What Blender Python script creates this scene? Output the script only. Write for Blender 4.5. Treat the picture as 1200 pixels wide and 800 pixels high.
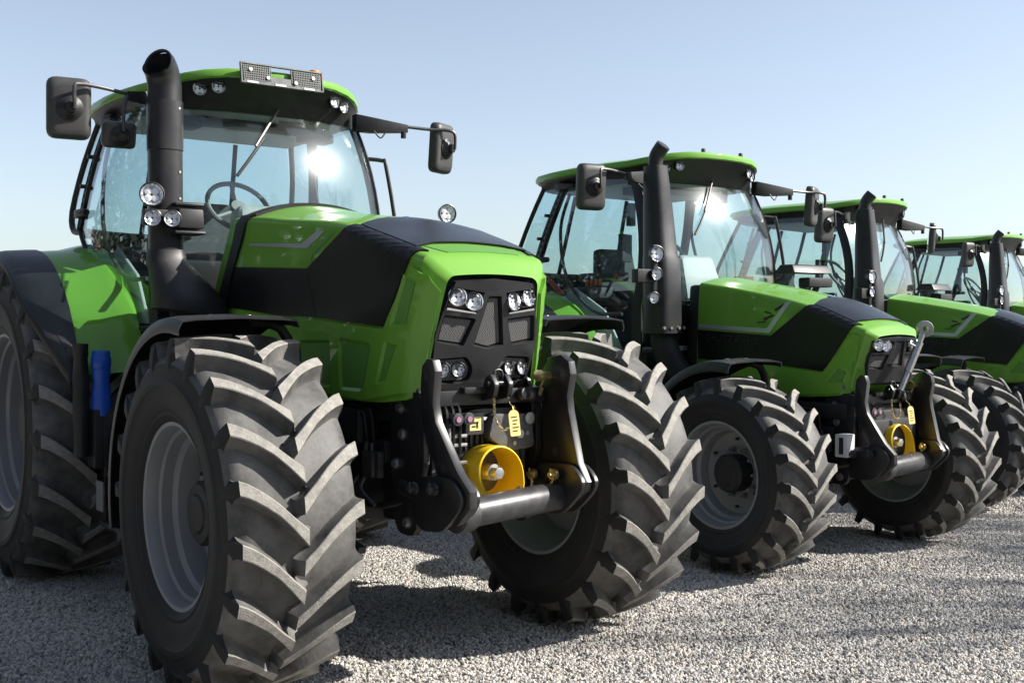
import bpy, bmesh, math, random
from mathutils import Vector, Matrix
from mathutils.geometry import delaunay_2d_cdt
random.seed(7)
R = math.radians
sin, cos, pi = math.sin, math.cos, math.pi
for o in list(bpy.data.objects):
    bpy.data.objects.remove(o)
scene = bpy.context.scene
COL = scene.collection

# ------------------------------------------------------------------ camera, sky, sun, exposure
cam_data = bpy.data.cameras.new('camera')
cam = bpy.data.objects.new('camera', cam_data)
COL.objects.link(cam)
scene.camera = cam
cam_data.sensor_width = 36.0
cam_data.lens = 1310.4 / 1200 * 36
cam_data.clip_start, cam_data.clip_end = 0.05, 5000
cam.location = (-2.992, -4.826, 1.671)
YAW, PITCH = 0.6403, -0.0207
_d = Vector((sin(YAW) * cos(PITCH), cos(YAW) * cos(PITCH), sin(PITCH)))
cam.rotation_euler = _d.to_track_quat('-Z', 'Y').to_euler()

SUN_AZ, SUN_EL = R(55), R(36)          # azimuth from -Y towards +X
SUN = Vector((sin(SUN_AZ) * cos(SUN_EL), -cos(SUN_AZ) * cos(SUN_EL), sin(SUN_EL)))
world = bpy.data.worlds.new('World')
scene.world = world
world.use_nodes = True
wn = world.node_tree.nodes
wl = world.node_tree.links
sky = wn.new('ShaderNodeTexSky')
sky.sky_type = 'NISHITA'
sky.sun_disc = False
sky.sun_elevation = SUN_EL
sky.sun_rotation = math.atan2(SUN.x, SUN.y)
sky.air_density, sky.dust_density, sky.ozone_density, sky.altitude = 1.0, 0.8, 3.0, 50
hsv = wn.new('ShaderNodeHueSaturation')
hsv.inputs['Saturation'].default_value = 0.64
wl.new(sky.outputs[0], hsv.inputs['Color'])
wl.new(hsv.outputs[0], wn['Background'].inputs[0])
wn['Background'].inputs[1].default_value = 0.095
sun_data = bpy.data.lights.new('sun', 'SUN')
sun_data.energy, sun_data.angle, sun_data.color = 5.0, R(0.53), (1.0, 0.95, 0.88)
sun = bpy.data.objects.new('sun', sun_data)
COL.objects.link(sun)
sun.rotation_euler = SUN.to_track_quat('Z', 'Y').to_euler()
sun.location = (10, -8, 12)
scene.view_settings.view_transform = 'Standard'
scene.view_settings.look = 'None'
scene.view_settings.gamma = 1.0
scene.view_settings.exposure = 0.92
scene.render.engine = 'CYCLES'
scene.cycles.max_bounces = 10
scene.cycles.transparent_max_bounces = 16

# ------------------------------------------------------------------ materials
MATS = {}
def mat(name, col, rough=0.5, metal=0.0, coat=0.0, noise=None, bump=None, spec=0.5, coat_rough=0.05):
    """noise = (scale, amount, second colour); bump = (scale, strength, kind)"""
    m = bpy.data.materials.new(name)
    m.use_nodes = True
    N, L = m.node_tree.nodes, m.node_tree.links
    b = N['Principled BSDF']
    b.inputs['Base Color'].default_value = (*col, 1)
    b.inputs['Roughness'].default_value = rough
    b.inputs['Metallic'].default_value = metal
    b.inputs['Specular IOR Level'].default_value = spec
    b.inputs['Coat Weight'].default_value = coat
    b.inputs['Coat Roughness'].default_value = coat_rough
    tc = N.new('ShaderNodeTexCoord')
    if noise:
        sc, lo, hi, c2 = noise
        t = N.new('ShaderNodeTexNoise')
        t.inputs['Scale'].default_value = sc
        t.inputs['Detail'].default_value = 6
        t.inputs['Roughness'].default_value = 0.65
        L.new(tc.outputs['Object'], t.inputs['Vector'])
        r = N.new('ShaderNodeValToRGB')
        r.color_ramp.elements[0].position, r.color_ramp.elements[1].position = lo, hi
        r.color_ramp.elements[0].color = (*col, 1)
        r.color_ramp.elements[1].color = (*c2, 1)
        L.new(t.outputs['Fac'], r.inputs['Fac'])
        L.new(r.outputs['Color'], b.inputs['Base Color'])
        mr = N.new('ShaderNodeMapRange')
        mr.inputs['To Min'].default_value = max(0.02, rough - 0.08)
        mr.inputs['To Max'].default_value = min(1, rough + 0.16)
        L.new(t.outputs['Fac'], mr.inputs['Value'])
        L.new(mr.outputs['Result'], b.inputs['Roughness'])
    if bump:
        sc, st, kind = bump
        if kind == 'voronoi':
            t = N.new('ShaderNodeTexVoronoi')
            out = t.outputs['Distance']
        else:
            t = N.new('ShaderNodeTexNoise')
            t.inputs['Detail'].default_value = 4
            out = t.outputs['Fac']
        t.inputs['Scale'].default_value = sc
        L.new(tc.outputs['Object'], t.inputs['Vector'])
        bp = N.new('ShaderNodeBump')
        bp.inputs['Strength'].default_value = st
        bp.inputs['Distance'].default_value = 0.01
        L.new(out, bp.inputs['Height'])
        L.new(bp.outputs['Normal'], b.inputs['Normal'])
    MATS[name] = m
    return m

def glass_mat(name, tint, rough=0.0, dirt=0.0, refl=1.0):
    m = bpy.data.materials.new(name)
    m.use_nodes = True
    N, L = m.node_tree.nodes, m.node_tree.links
    N.remove(N['Principled BSDF'])
    out = N['Material Output']
    tr = N.new('ShaderNodeBsdfTransparent')
    tr.inputs[0].default_value = (*tint, 1)
    gl = N.new('ShaderNodeBsdfGlossy')
    gl.inputs['Roughness'].default_value = rough
    fr = N.new('ShaderNodeLayerWeight')
    fr.inputs['Blend'].default_value = 0.5
    pw = N.new('ShaderNodeMath'); pw.operation = 'POWER'
    pw.inputs[1].default_value = 4.0
    L.new(fr.outputs['Facing'], pw.inputs[0])
    mul = N.new('ShaderNodeMath'); mul.operation = 'MULTIPLY_ADD'
    mul.inputs[1].default_value = 0.9
    mul.inputs[2].default_value = 0.045 * refl
    mul.use_clamp = True
    L.new(pw.outputs[0], mul.inputs[0])
    if rough > 0.01:
        g2 = N.new('ShaderNodeBsdfGlossy')
        g2.inputs['Roughness'].default_value = 0.22
        gm = N.new('ShaderNodeMixShader')
        gm.inputs[0].default_value = 0.18
        L.new(gl.outputs[0], gm.inputs[1]); L.new(g2.outputs[0], gm.inputs[2])
        gl = gm
    mx = N.new('ShaderNodeMixShader')
    L.new(mul.outputs[0], mx.inputs[0])
    L.new(tr.outputs[0], mx.inputs[1])
    L.new(gl.outputs[0], mx.inputs[2])
    last = mx
    if dirt:
        df = N.new('ShaderNodeBsdfDiffuse')
        df.inputs[0].default_value = (0.6, 0.6, 0.56, 1)
        nz = N.new('ShaderNodeTexNoise'); nz.inputs['Scale'].default_value = 5
        nz.inputs['Detail'].default_value = 8
        tc = N.new('ShaderNodeTexCoord'); L.new(tc.outputs['Object'], nz.inputs['Vector'])
        mm = N.new('ShaderNodeMath'); mm.operation = 'MULTIPLY'; mm.inputs[1].default_value = dirt * 2
        L.new(nz.outputs['Fac'], mm.inputs[0])
        m2 = N.new('ShaderNodeMixShader')
        L.new(mm.outputs[0], m2.inputs[0]); L.new(mx.outputs[0], m2.inputs[1]); L.new(df.outputs[0], m2.inputs[2])
        last = m2
    L.new(last.outputs[0], out.inputs['Surface'])
    MATS[name] = m
    return m

mat('green_paint', (0.135, 0.325, 0.034), 0.5, 0, 0.6, spec=0.12, coat_rough=0.025, bump=(3.0, 0.025, 'noise'), noise=(6, 0.35, 0.9, (0.142, 0.337, 0.042)))
mat('green_matte', (0.095, 0.26, 0.032), 0.5, 0, 0.1, bump=(420, 0.25, 'voronoi'))
mat('black_plastic', (0.012, 0.012, 0.013), 0.42, spec=0.4, noise=(9, 0.35, 0.85, (0.026, 0.026, 0.025)), bump=(260, 0.06, 'noise'))
mat('black_gloss', (0.012, 0.012, 0.013), 0.33, coat=0.12, noise=(8, 0.4, 0.9, (0.028, 0.027, 0.026)))
mat('black_mesh', (0.007, 0.007, 0.008), 0.16, spec=0.35, bump=(380, 0.12, 'voronoi'), noise=(3, 0.35, 0.8, (0.011, 0.011, 0.012)))
mat('charcoal', (0.014, 0.014, 0.016), 0.36, spec=0.45, bump=(300, 0.05, 'noise'), noise=(7, 0.35, 0.85, (0.026, 0.026, 0.027)))
mat('grille_mesh', (0.055, 0.055, 0.057), 0.6, bump=(500, 0.35, 'voronoi'))
mat('rubber', (0.055, 0.054, 0.053), 0.55, noise=(7, 0.34, 0.70, (0.155, 0.15, 0.14)), bump=(60, 0.12, 'noise'), spec=0.35)
mat('dusty_rubber', (0.19, 0.182, 0.167), 0.8, noise=(26, 0.3, 0.72, (0.36, 0.343, 0.305)), bump=(140, 0.3, 'noise'), spec=0.3)
mat('sidewall', (0.009, 0.009, 0.010), 0.62, noise=(4, 0.4, 0.85, (0.026, 0.025, 0.023)), bump=(90, 0.06, 'noise'), spec=0.4)
mat('rim_grey', (0.22, 0.23, 0.245), 0.42, metal=0.15, noise=(7, 0.4, 0.85, (0.22, 0.22, 0.21)))
mat('steel', (0.45, 0.45, 0.44), 0.35, metal=0.9, noise=(30, 0.4, 0.8, (0.3, 0.29, 0.27)), bump=(80, 0.1, 'noise'))
mat('dark_steel', (0.05, 0.05, 0.055), 0.35, metal=0.4, noise=(15, 0.4, 0.8, (0.10, 0.095, 0.09)))
mat('cast_grey', (0.13, 0.135, 0.14), 0.5, metal=0.2, noise=(14, 0.35, 0.8, (0.07, 0.07, 0.068)), bump=(120, 0.15, 'noise'))
mat('brass', (0.62, 0.5, 0.25), 0.35, metal=0.9)
mat('chrome', (0.8, 0.8, 0.8), 0.12, metal=1.0)
mat('reflector', (0.9, 0.91, 0.93), 0.32, metal=0.75, bump=(55, 0.8, 'voronoi'))
mat('lamp_core', (0.85, 0.86, 0.87), 0.15)
mat('yellow', (0.86, 0.57, 0.014), 0.4, noise=(10, 0.4, 0.9, (0.76, 0.48, 0.015)))
mat('paper_yellow', (0.80, 0.66, 0.25), 0.7)
mat('pink', (0.33, 0.16, 0.24), 0.5)
mat('red', (0.5, 0.03, 0.02), 0.4)
mat('orange', (0.85, 0.2, 0.03), 0.3)
mat('blue', (0.012, 0.075, 0.42), 0.35)
mat('silver_trim', (0.46, 0.48, 0.52), 0.28, metal=0.5, coat=0.3)
mat('emblem_blue', (0.10, 0.22, 0.5), 0.2, coat=0.5)
mat('interior_grey', (0.20, 0.205, 0.20), 0.6)
mat('interior_pale', (0.34, 0.35, 0.345), 0.55)
mat('interior_dark', (0.03, 0.03, 0.033), 0.6)
mat('seat_cloth', (0.055, 0.057, 0.062), 0.85, bump=(200, 0.3, 'noise'))
mat('white_plastic', (0.62, 0.63, 0.64), 0.4)
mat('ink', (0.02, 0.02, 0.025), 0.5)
mat('engine', (0.009, 0.009, 0.010), 0.5, noise=(6, 0.4, 0.8, (0.018, 0.017, 0.016)))
mat('mirror_plastic', (0.045, 0.044, 0.043), 0.42, spec=0.45, noise=(7, 0.35, 0.85, (0.07, 0.068, 0.065)), bump=(300, 0.05, 'noise'))
mat('mirror_glass', (0.8, 0.8, 0.8), 0.02, metal=1)
_m = MATS['grille_mesh']
_ck = _m.node_tree.nodes.new('ShaderNodeTexChecker')
_ck.inputs['Scale'].default_value = 150
_ck.inputs['Color1'].default_value = (0.02, 0.02, 0.021, 1)
_ck.inputs['Color2'].default_value = (0.13, 0.13, 0.13, 1)
_tc = _m.node_tree.nodes.new('ShaderNodeTexCoord')
_m.node_tree.links.new(_tc.outputs['Object'], _ck.inputs['Vector'])
_m.node_tree.links.new(_ck.outputs['Color'], _m.node_tree.nodes['Principled BSDF'].inputs['Base Color'])
glass_mat('wind_glass', (0.90, 0.965, 0.965), 0.03, 0.012, 1.2)
glass_mat('side_glass', (0.86, 0.94, 0.95), 0.0, 0.0, 1.3)
glass_mat('lens_glass', (0.97, 0.98, 1.0), 0.02, 0.0)

# ------------------------------------------------------------------ mesh builder
def link(name, me, parent=None, loc=(0, 0, 0)):
    o = bpy.data.objects.new(name, me)
    COL.objects.link(o)
    o.parent = parent
    o.location = loc
    return o

def empty(name, parent=None, loc=(0, 0, 0), rz=0):
    o = link(name, None, parent, loc)
    o.empty_display_size = 0.2
    o.rotation_euler = (0, 0, rz)
    return o

class MB:
    def __init__(self):
        self.v, self.f, self.m = [], [], []
    def add(self, vs, fs, mi=0):
        k = len(self.v)
        self.v += [tuple(p) for p in vs]
        self.f += [tuple(i + k for i in f) for f in fs]
        self.m += [mi] * len(fs)
        return self
    def box(self, c, s, rot=None, mi=0, taper=(1, 1)):
        x, y, z = (a / 2 for a in s)
        tx, ty = taper
        P = [Vector(p) for p in ((-x, -y, -z), (x, -y, -z), (x, y, -z), (-x, y, -z),
             (-x * tx, -y * ty, z), (x * tx, -y * ty, z), (x * tx, y * ty, z), (-x * tx, y * ty, z))]
        if rot is not None:
            P = [rot @ p for p in P]
        c = Vector(c)
        return self.add([p + c for p in P], [(0, 3, 2, 1), (4, 5, 6, 7), (0, 1, 5, 4), (1, 2, 6, 5), (2, 3, 7, 6), (3, 0, 4, 7)], mi)
    def loft(self, rings, closed=True, caps=True, mi=0):
        n = len(rings[0])
        vs = [p for r in rings for p in r]
        fs = []
        for i in range(len(rings) - 1):
            for j in range(n if closed else n - 1):
                a, b = i * n + j, i * n + (j + 1) % n
                fs.append((a, b, b + n, a + n))
        if caps and closed:
            fs.append(tuple(range(n))[::-1])
            fs.append(tuple(range((len(rings) - 1) * n, len(rings) * n)))
        return self.add(vs, fs, mi)
    def frame(self, d):
        d = Vector(d).normalized()
        a = Vector((0, 0, 1)) if abs(d.z) < 0.9 else Vector((0, 1, 0))
        u = d.cross(a).normalized()
        return u, d.cross(u)
    def cyl(self, p0, p1, r0, r1=None, n=18, caps=True, mi=0):
        p0, p1 = Vector(p0), Vector(p1)
        r1 = r0 if r1 is None else r1
        u, w = self.frame(p1 - p0)
        rings = [[p + (u * cos(2 * pi * k / n) + w * sin(2 * pi * k / n)) * r for k in range(n)] for p, r in ((p0, r0), (p1, r1))]
        return self.loft(rings, True, caps, mi)
    def lathe(self, prof, o=(0, 0, 0), axis=(1, 0, 0), n=32, mi=0, caps=False):
        """prof: list of (distance along axis, radius)"""
        o, ax = Vector(o), Vector(axis).normalized()
        u, w = self.frame(ax)
        rings = [[o + ax * a + (u * cos(2 * pi * k / n) + w * sin(2 * pi * k / n)) * r for k in range(n)] for a, r in prof]
        return self.loft(rings, True, caps, mi)
    def tube(self, path, r, n=10, sub=0, mi=0, caps=True):
        P = [Vector(p) for p in path]
        if sub:
            P = spline(P, sub)
        rr = r if isinstance(r, (list, tuple)) else [r] * len(P)
        if len(rr) != len(P):
            rr = [rr[0] + (rr[-1] - rr[0]) * i / (len(P) - 1) for i in range(len(P))]
        rings, u = [], None
        for i, p in enumerate(P):
            t = (P[min(i + 1, len(P) - 1)] - P[max(i - 1, 0)]).normalized()
            if u is None:
                u, w = self.frame(t)
            else:
                u = (u - t * u.dot(t)).normalized()
                w = t.cross(u)
            rings.append([p + (u * cos(2 * pi * k / n) + w * sin(2 * pi * k / n)) * rr[i] for k in range(n)])
        return self.loft(rings, True, caps, mi)
    def prism(self, poly, a0, a1, plane='yz', mi=0):
        f = {'yz': lambda a, p: (a, p[0], p[1]), 'xz': lambda a, p: (p[0], a, p[1]), 'xy': lambda a, p: (p[0], p[1], a)}[plane]
        return self.loft([[f(a0, p) for p in poly], [f(a1, p) for p in poly]], True, True, mi)
    def sheet(self, grid, th, mi=0):
        """grid of points (rows of equal length) turned into a thin solid"""
        nr, nc = len(grid), len(grid[0])
        G = [[Vector(p) for p in row] for row in grid]
        N = [[None] * nc for _ in range(nr)]
        for i in range(nr):
            for j in range(nc):
                a = G[min(i + 1, nr - 1)][j] - G[max(i - 1, 0)][j]
                b = G[i][min(j + 1, nc - 1)] - G[i][max(j - 1, 0)]
                N[i][j] = a.cross(b).normalized()
        vs = [p for row in G for p in row] + [G[i][j] - N[i][j] * th for i in range(nr) for j in range(nc)]
        k = nr * nc
        fs = []
        for i in range(nr - 1):
            for j in range(nc - 1):
                a = i * nc + j
                fs.append((a, a + nc, a + nc + 1, a + 1))
                fs.append((k + a, k + a + 1, k + a + nc + 1, k + a + nc))
        for i in range(nr - 1):
            for j, fl in ((0, 0), (nc - 1, 1)):
                a = i * nc + j
                q = (a, k + a, k + a + nc, a + nc)
                fs.append(q if not fl else q[::-1])
        for j in range(nc - 1):
            for i, fl in ((0, 1), (nr - 1, 0)):
                a = i * nc + j
                q = (a, k + a, k + a + 1, a + 1)
                fs.append(q if not fl else q[::-1])
        return self.add(vs, fs, mi)
    def panel(self, poly, fn, step=0.04, proud=0.004, depth=0.01, recess=(), mi=0, flip=1):
        """skin over a surface fn(u, v); recess = [(poly, depth, bevel)]"""
        pts, edges = [], []
        def loop(pl, st):
            s = len(pts)
            for i, a in enumerate(pl):
                b = pl[(i + 1) % len(pl)]
                n = max(1, int(math.hypot(b[0] - a[0], b[1] - a[1]) / st))
                for k in range(n):
                    pts.append(Vector((a[0] + (b[0] - a[0]) * k / n, a[1] + (b[1] - a[1]) * k / n)))
            e = len(pts)
            for i in range(s, e):
                edges.append((i, i + 1 if i + 1 < e else s))
        loop(poly, step)
        for rp, d, bv in recess:
            loop(rp, step)
            loop(shrink(rp, bv), step)
        us = [p[0] for p in poly]; vs_ = [p[1] for p in poly]
        u = min(us) + step * 0.5
        while u < max(us):
            v = min(vs_) + step * 0.5
            while v < max(vs_):
                if inside((u, v), poly) > step * 0.35 and all(abs(inside((u, v), rp)) > bv * 1.6 for rp, d, bv in recess):
                    pts.append(Vector((u, v)))
                v += step
            u += step
        ov, oe, of, *_ = delaunay_2d_cdt(pts, edges, [], 1, 1e-6)
        def norm(a, b):
            h = 1e-3
            P = Vector(fn(a, b))
            n = (Vector(fn(a + h, b)) - P).cross(Vector(fn(a, b + h)) - P)
            return P, n.normalized() * flip
        top, bot = [], []
        for p in ov:
            P, n = norm(p.x, p.y)
            off = proud
            for rp, d, bv in recess:
                t = inside((p.x, p.y), rp)
                if t > 0:
                    off -= d * min(1, t / bv + 1e-4)
            top.append(P + n * off)
            bot.append(P - n * depth)
        cnt = {}
        for f in of:
            for i in range(len(f)):
                a, b = f[i], f[(i + 1) % len(f)]
                cnt[(min(a, b), max(a, b))] = cnt.get((min(a, b), max(a, b)), 0) + 1
        k = len(top)
        fs = [tuple(f) for f in of] + [tuple(i + k for i in f)[::-1] for f in of]
        for (a, b), c in cnt.items():
            if c == 1:
                fs.append((a, b, b + k, a + k))
        return self.add(top + bot, fs, mi)
    def mirror_x(self):
        k = len(self.v)
        v, f, m = list(self.v), list(self.f), list(self.m)
        self.v += [(-x, y, z) for x, y, z in v]
        self.f += [tuple(i + k for i in q)[::-1] for q in f]
        self.m += m
        return self
    def mesh(self, name, mats, smooth=35, bevel=0.0, seg=2):
        me = bpy.data.meshes.new(name)
        me.from_pydata(self.v, [], self.f)
        for m in (mats if isinstance(mats, (list, tuple)) else [mats]):
            me.materials.append(MATS[m])
        me.polygons.foreach_set('material_index', self.m)
        bm = bmesh.new()
        bm.from_mesh(me)
        bmesh.ops.recalc_face_normals(bm, faces=bm.faces)
        if bevel:
            es = [e for e in bm.edges if len(e.link_faces) == 2 and e.calc_face_angle(0) > R(28)]
            bmesh.ops.bevel(bm, geom=es, offset=bevel, segments=seg, affect='EDGES', profile=0.6, clamp_overlap=True)
        bm.to_mesh(me)
        bm.free()
        me.polygons.foreach_set('use_smooth', [True] * len(me.polygons))
        me.set_sharp_from_angle(angle=R(smooth))
        return me
    def build(self, name, mats, parent=None, smooth=35, bevel=0.0, seg=2, loc=(0, 0, 0)):
        return link(name, self.mesh(name, mats, smooth, bevel, seg), parent, loc)

def spline(P, sub):
    P = [Vector(p) for p in P]
    out = []
    for i in range(len(P) - 1):
        p0, p1, p2, p3 = P[max(i - 1, 0)], P[i], P[i + 1], P[min(i + 2, len(P) - 1)]
        for k in range(sub):
            t = k / sub
            out.append(0.5 * ((2 * p1) + (p2 - p0) * t + (2 * p0 - 5 * p1 + 4 * p2 - p3) * t * t + (3 * p1 - p0 - 3 * p2 + p3) * t ** 3))
    return out + [P[-1]]

def inside(p, poly):
    """signed distance to a polygon, positive inside"""
    x, y = p
    d, c = 1e9, False
    n = len(poly)
    for i in range(n):
        ax, ay = poly[i]; bx, by = poly[(i + 1) % n]
        ex, ey = bx - ax, by - ay
        t = max(0, min(1, ((x - ax) * ex + (y - ay) * ey) / (ex * ex + ey * ey + 1e-12)))
        d = min(d, math.hypot(x - ax - t * ex, y - ay - t * ey))
        if (ay > y) != (by > y) and x < (bx - ax) * (y - ay) / (by - ay) + ax:
            c = not c
    return d if c else -d

def shrink(poly, d):
    n = len(poly)
    A = sum(poly[i][0] * poly[(i + 1) % n][1] - poly[(i + 1) % n][0] * poly[i][1] for i in range(n))
    s = 1 if A > 0 else -1
    out = []
    for i in range(n):
        a, b, c = Vector(poly[i - 1]), Vector(poly[i]), Vector(poly[(i + 1) % n])
        e1, e2 = (b - a).normalized(), (c - b).normalized()
        n1, n2 = Vector((-e1.y, e1.x)) * s, Vector((-e2.y, e2.x)) * s
        k = n1 + n2
        k = k / max(0.3, k.dot(n1)) if k.length > 1e-6 else n1
        out.append((b.x + k.x * d, b.y + k.y * d))
    return out

def rounded(poly, r, seg=3):
    out = []
    n = len(poly)
    for i in range(n):
        a, b, c = Vector(poly[i - 1]), Vector(poly[i]), Vector(poly[(i + 1) % n])
        ra = min(r, (a - b).length * 0.45); rc = min(r, (c - b).length * 0.45)
        p, q = b + (a - b).normalized() * ra, b + (c - b).normalized() * rc
        for k in range(seg + 1):
            t = k / seg
            out.append(tuple(p * (1 - t) ** 2 + b * 2 * t * (1 - t) + q * t * t))
    return out

def lerp_table(tab, y):
    """smooth interpolation of rows (y, a, b, ...) sorted by y"""
    if y <= tab[0][0]: return tab[0][1:]
    for i in range(len(tab) - 1):
        if y <= tab[i + 1][0]:
            a, b = tab[i], tab[i + 1]
            p, q = tab[max(i - 1, 0)], tab[min(i + 2, len(tab) - 1)]
            h = b[0] - a[0]
            t = (y - a[0]) / h
            if b[0] <= -.42:            # straight facets at the nose
                return [a[k] + (b[k] - a[k]) * t for k in range(1, len(a))]
            o = []
            for k in range(1, len(a)):
                ma = (b[k] - p[k]) / max(b[0] - p[0], 1e-6) * h
                mb = (q[k] - a[k]) / max(q[0] - a[0], 1e-6) * h
                o.append((2 * t ** 3 - 3 * t * t + 1) * a[k] + (t ** 3 - 2 * t * t + t) * ma + (-2 * t ** 3 + 3 * t * t) * b[k] + (t ** 3 - t * t) * mb)
            return o
    return tab[-1][1:]

def arc(c, r, a0, a1, n):
    return [(c[0] + r * cos(R(a0 + (a1 - a0) * k / n)), c[1] + r * sin(R(a0 + (a1 - a0) * k / n))) for k in range(n + 1)]

def copy_tree(o, parent=None, skip=()):
    c = o.copy()
    COL.objects.link(c)
    c.parent = parent
    for ch in list(o.children):
        if ch.name.split('.')[0] not in skip:
            copy_tree(ch, c, skip)
    return c

def tag(o, label, cat=None, group=None, kind=None):
    if label: o['label'] = label
    if cat: o['category'] = cat
    if group: o['group'] = group
    if kind: o['kind'] = kind

# ------------------------------------------------------------------ the ground
def gz(x):
    t = max(0.0, min(1.0, (x - 3.6) / 5.0))
    return -0.085 * t * t * (3 - 2 * t)

def ground_material(name, near):
    m = bpy.data.materials.new(name)
    m.use_nodes = True
    N, L = m.node_tree.nodes, m.node_tree.links
    b = N['Principled BSDF']
    b.inputs['Roughness'].default_value = 0.9
    b.inputs['Specular IOR Level'].default_value = 0.2
    tc = N.new('ShaderNodeTexCoord')
    v = N.new('ShaderNodeTexVoronoi'); v.inputs['Scale'].default_value = 42
    L.new(tc.outputs['Object'], v.inputs['Vector'])
    cr = N.new('ShaderNodeValToRGB')
    e = cr.color_ramp.elements
    e[0].position, e[0].color = 0.0, (0.16, 0.155, 0.15, 1)
    e[1].position, e[1].color = 1.0, (0.62, 0.60, 0.56, 1)
    k = e.new(0.45); k.color = (0.36, 0.35, 0.335, 1)
    sp = N.new('ShaderNodeSeparateColor')
    L.new(v.outputs['Color'], sp.inputs[0])
    L.new(sp.outputs[0], cr.inputs['Fac'])
    nz = N.new('ShaderNodeTexNoise'); nz.inputs['Scale'].default_value = 0.6; nz.inputs['Detail'].default_value = 5
    L.new(tc.outputs['Object'], nz.inputs['Vector'])
    mr = N.new('ShaderNodeMapRange'); mr.inputs['To Min'].default_value = 0.7 * near; mr.inputs['To Max'].default_value = 1.15 * near
    L.new(nz.outputs['Fac'], mr.inputs['Value'])
    mx = N.new('ShaderNodeVectorMath'); mx.operation = 'SCALE'
    L.new(cr.outputs['Color'], mx.inputs[0]); L.new(mr.outputs['Result'], mx.inputs['Scale'])
    L.new(mx.outputs[0], b.inputs['Base Color'])
    bp = N.new('ShaderNodeBump'); bp.inputs['Strength'].default_value = 1.0; bp.inputs['Distance'].default_value = 0.02
    bp.invert = True
    L.new(v.outputs['Distance'], bp.inputs['Height'])
    L.new(bp.outputs['Normal'], b.inputs['Normal'])
    MATS[name] = m
ground_material('gravel_ground', 0.95)

xs = [-900, -300, -80, -30, -12] + [-6 + 0.6 * i for i in range(41)] + [24, 40, 90, 300, 900]
ys = [-900, -300, -80, -30, -12, -6, -3, 0, 3, 6, 9, 12, 15, 20, 30, 80, 300, 900]
g = MB()
nx = len(xs)
g.add([(x, y, gz(x) - 0.014) for y in ys for x in xs],
      [(j * nx + i, j * nx + i + 1, (j + 1) * nx + i + 1, (j + 1) * nx + i) for j in range(len(ys) - 1) for i in range(nx - 1)])
ground = g.build('ground', 'gravel_ground', smooth=180)
ground['kind'] = 'structure'
ground['label'] = 'pale grey gravel yard under the row of tractors'

def stone_material():
    m = bpy.data.materials.new('stone')
    m.use_nodes = True
    N, L = m.node_tree.nodes, m.node_tree.links
    b = N['Principled BSDF']
    b.inputs['Roughness'].default_value = 0.85
    b.inputs['Specular IOR Level'].default_value = 0.3
    oi = N.new('ShaderNodeObjectInfo')
    cr = N.new('ShaderNodeValToRGB')
    e = cr.color_ramp.elements
    e[0].position, e[0].color = 0.0, (0.22, 0.215, 0.205, 1)
    e[1].position, e[1].color = 1.0, (0.70, 0.68, 0.63, 1)
    for p, c in ((0.12, (0.30, 0.29, 0.28)), (0.3, (0.42, 0.405, 0.38)), (0.55, (0.52, 0.505, 0.475)), (0.74, (0.61, 0.59, 0.55)), (0.84, (0.53, 0.46, 0.38))):
        k = e.new(p); k.color = (*c, 1)
    L.new(oi.outputs['Random'], cr.inputs['Fac'])
    tc = N.new('ShaderNodeTexCoord')
    nz = N.new('ShaderNodeTexNoise'); nz.inputs['Scale'].default_value = 3
    L.new(tc.outputs['Object'], nz.inputs['Vector'])
    mx = N.new('ShaderNodeMix'); mx.data_type = 'RGBA'; mx.blend_type = 'MULTIPLY'
    mx.inputs[0].default_value = 0.2
    L.new(cr.outputs['Color'], mx.inputs[6]); L.new(nz.outputs['Color'], mx.inputs[7])
    L.new(mx.outputs[2], b.inputs['Base Color'])
    MATS['stone'] = m
stone_material()

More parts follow.
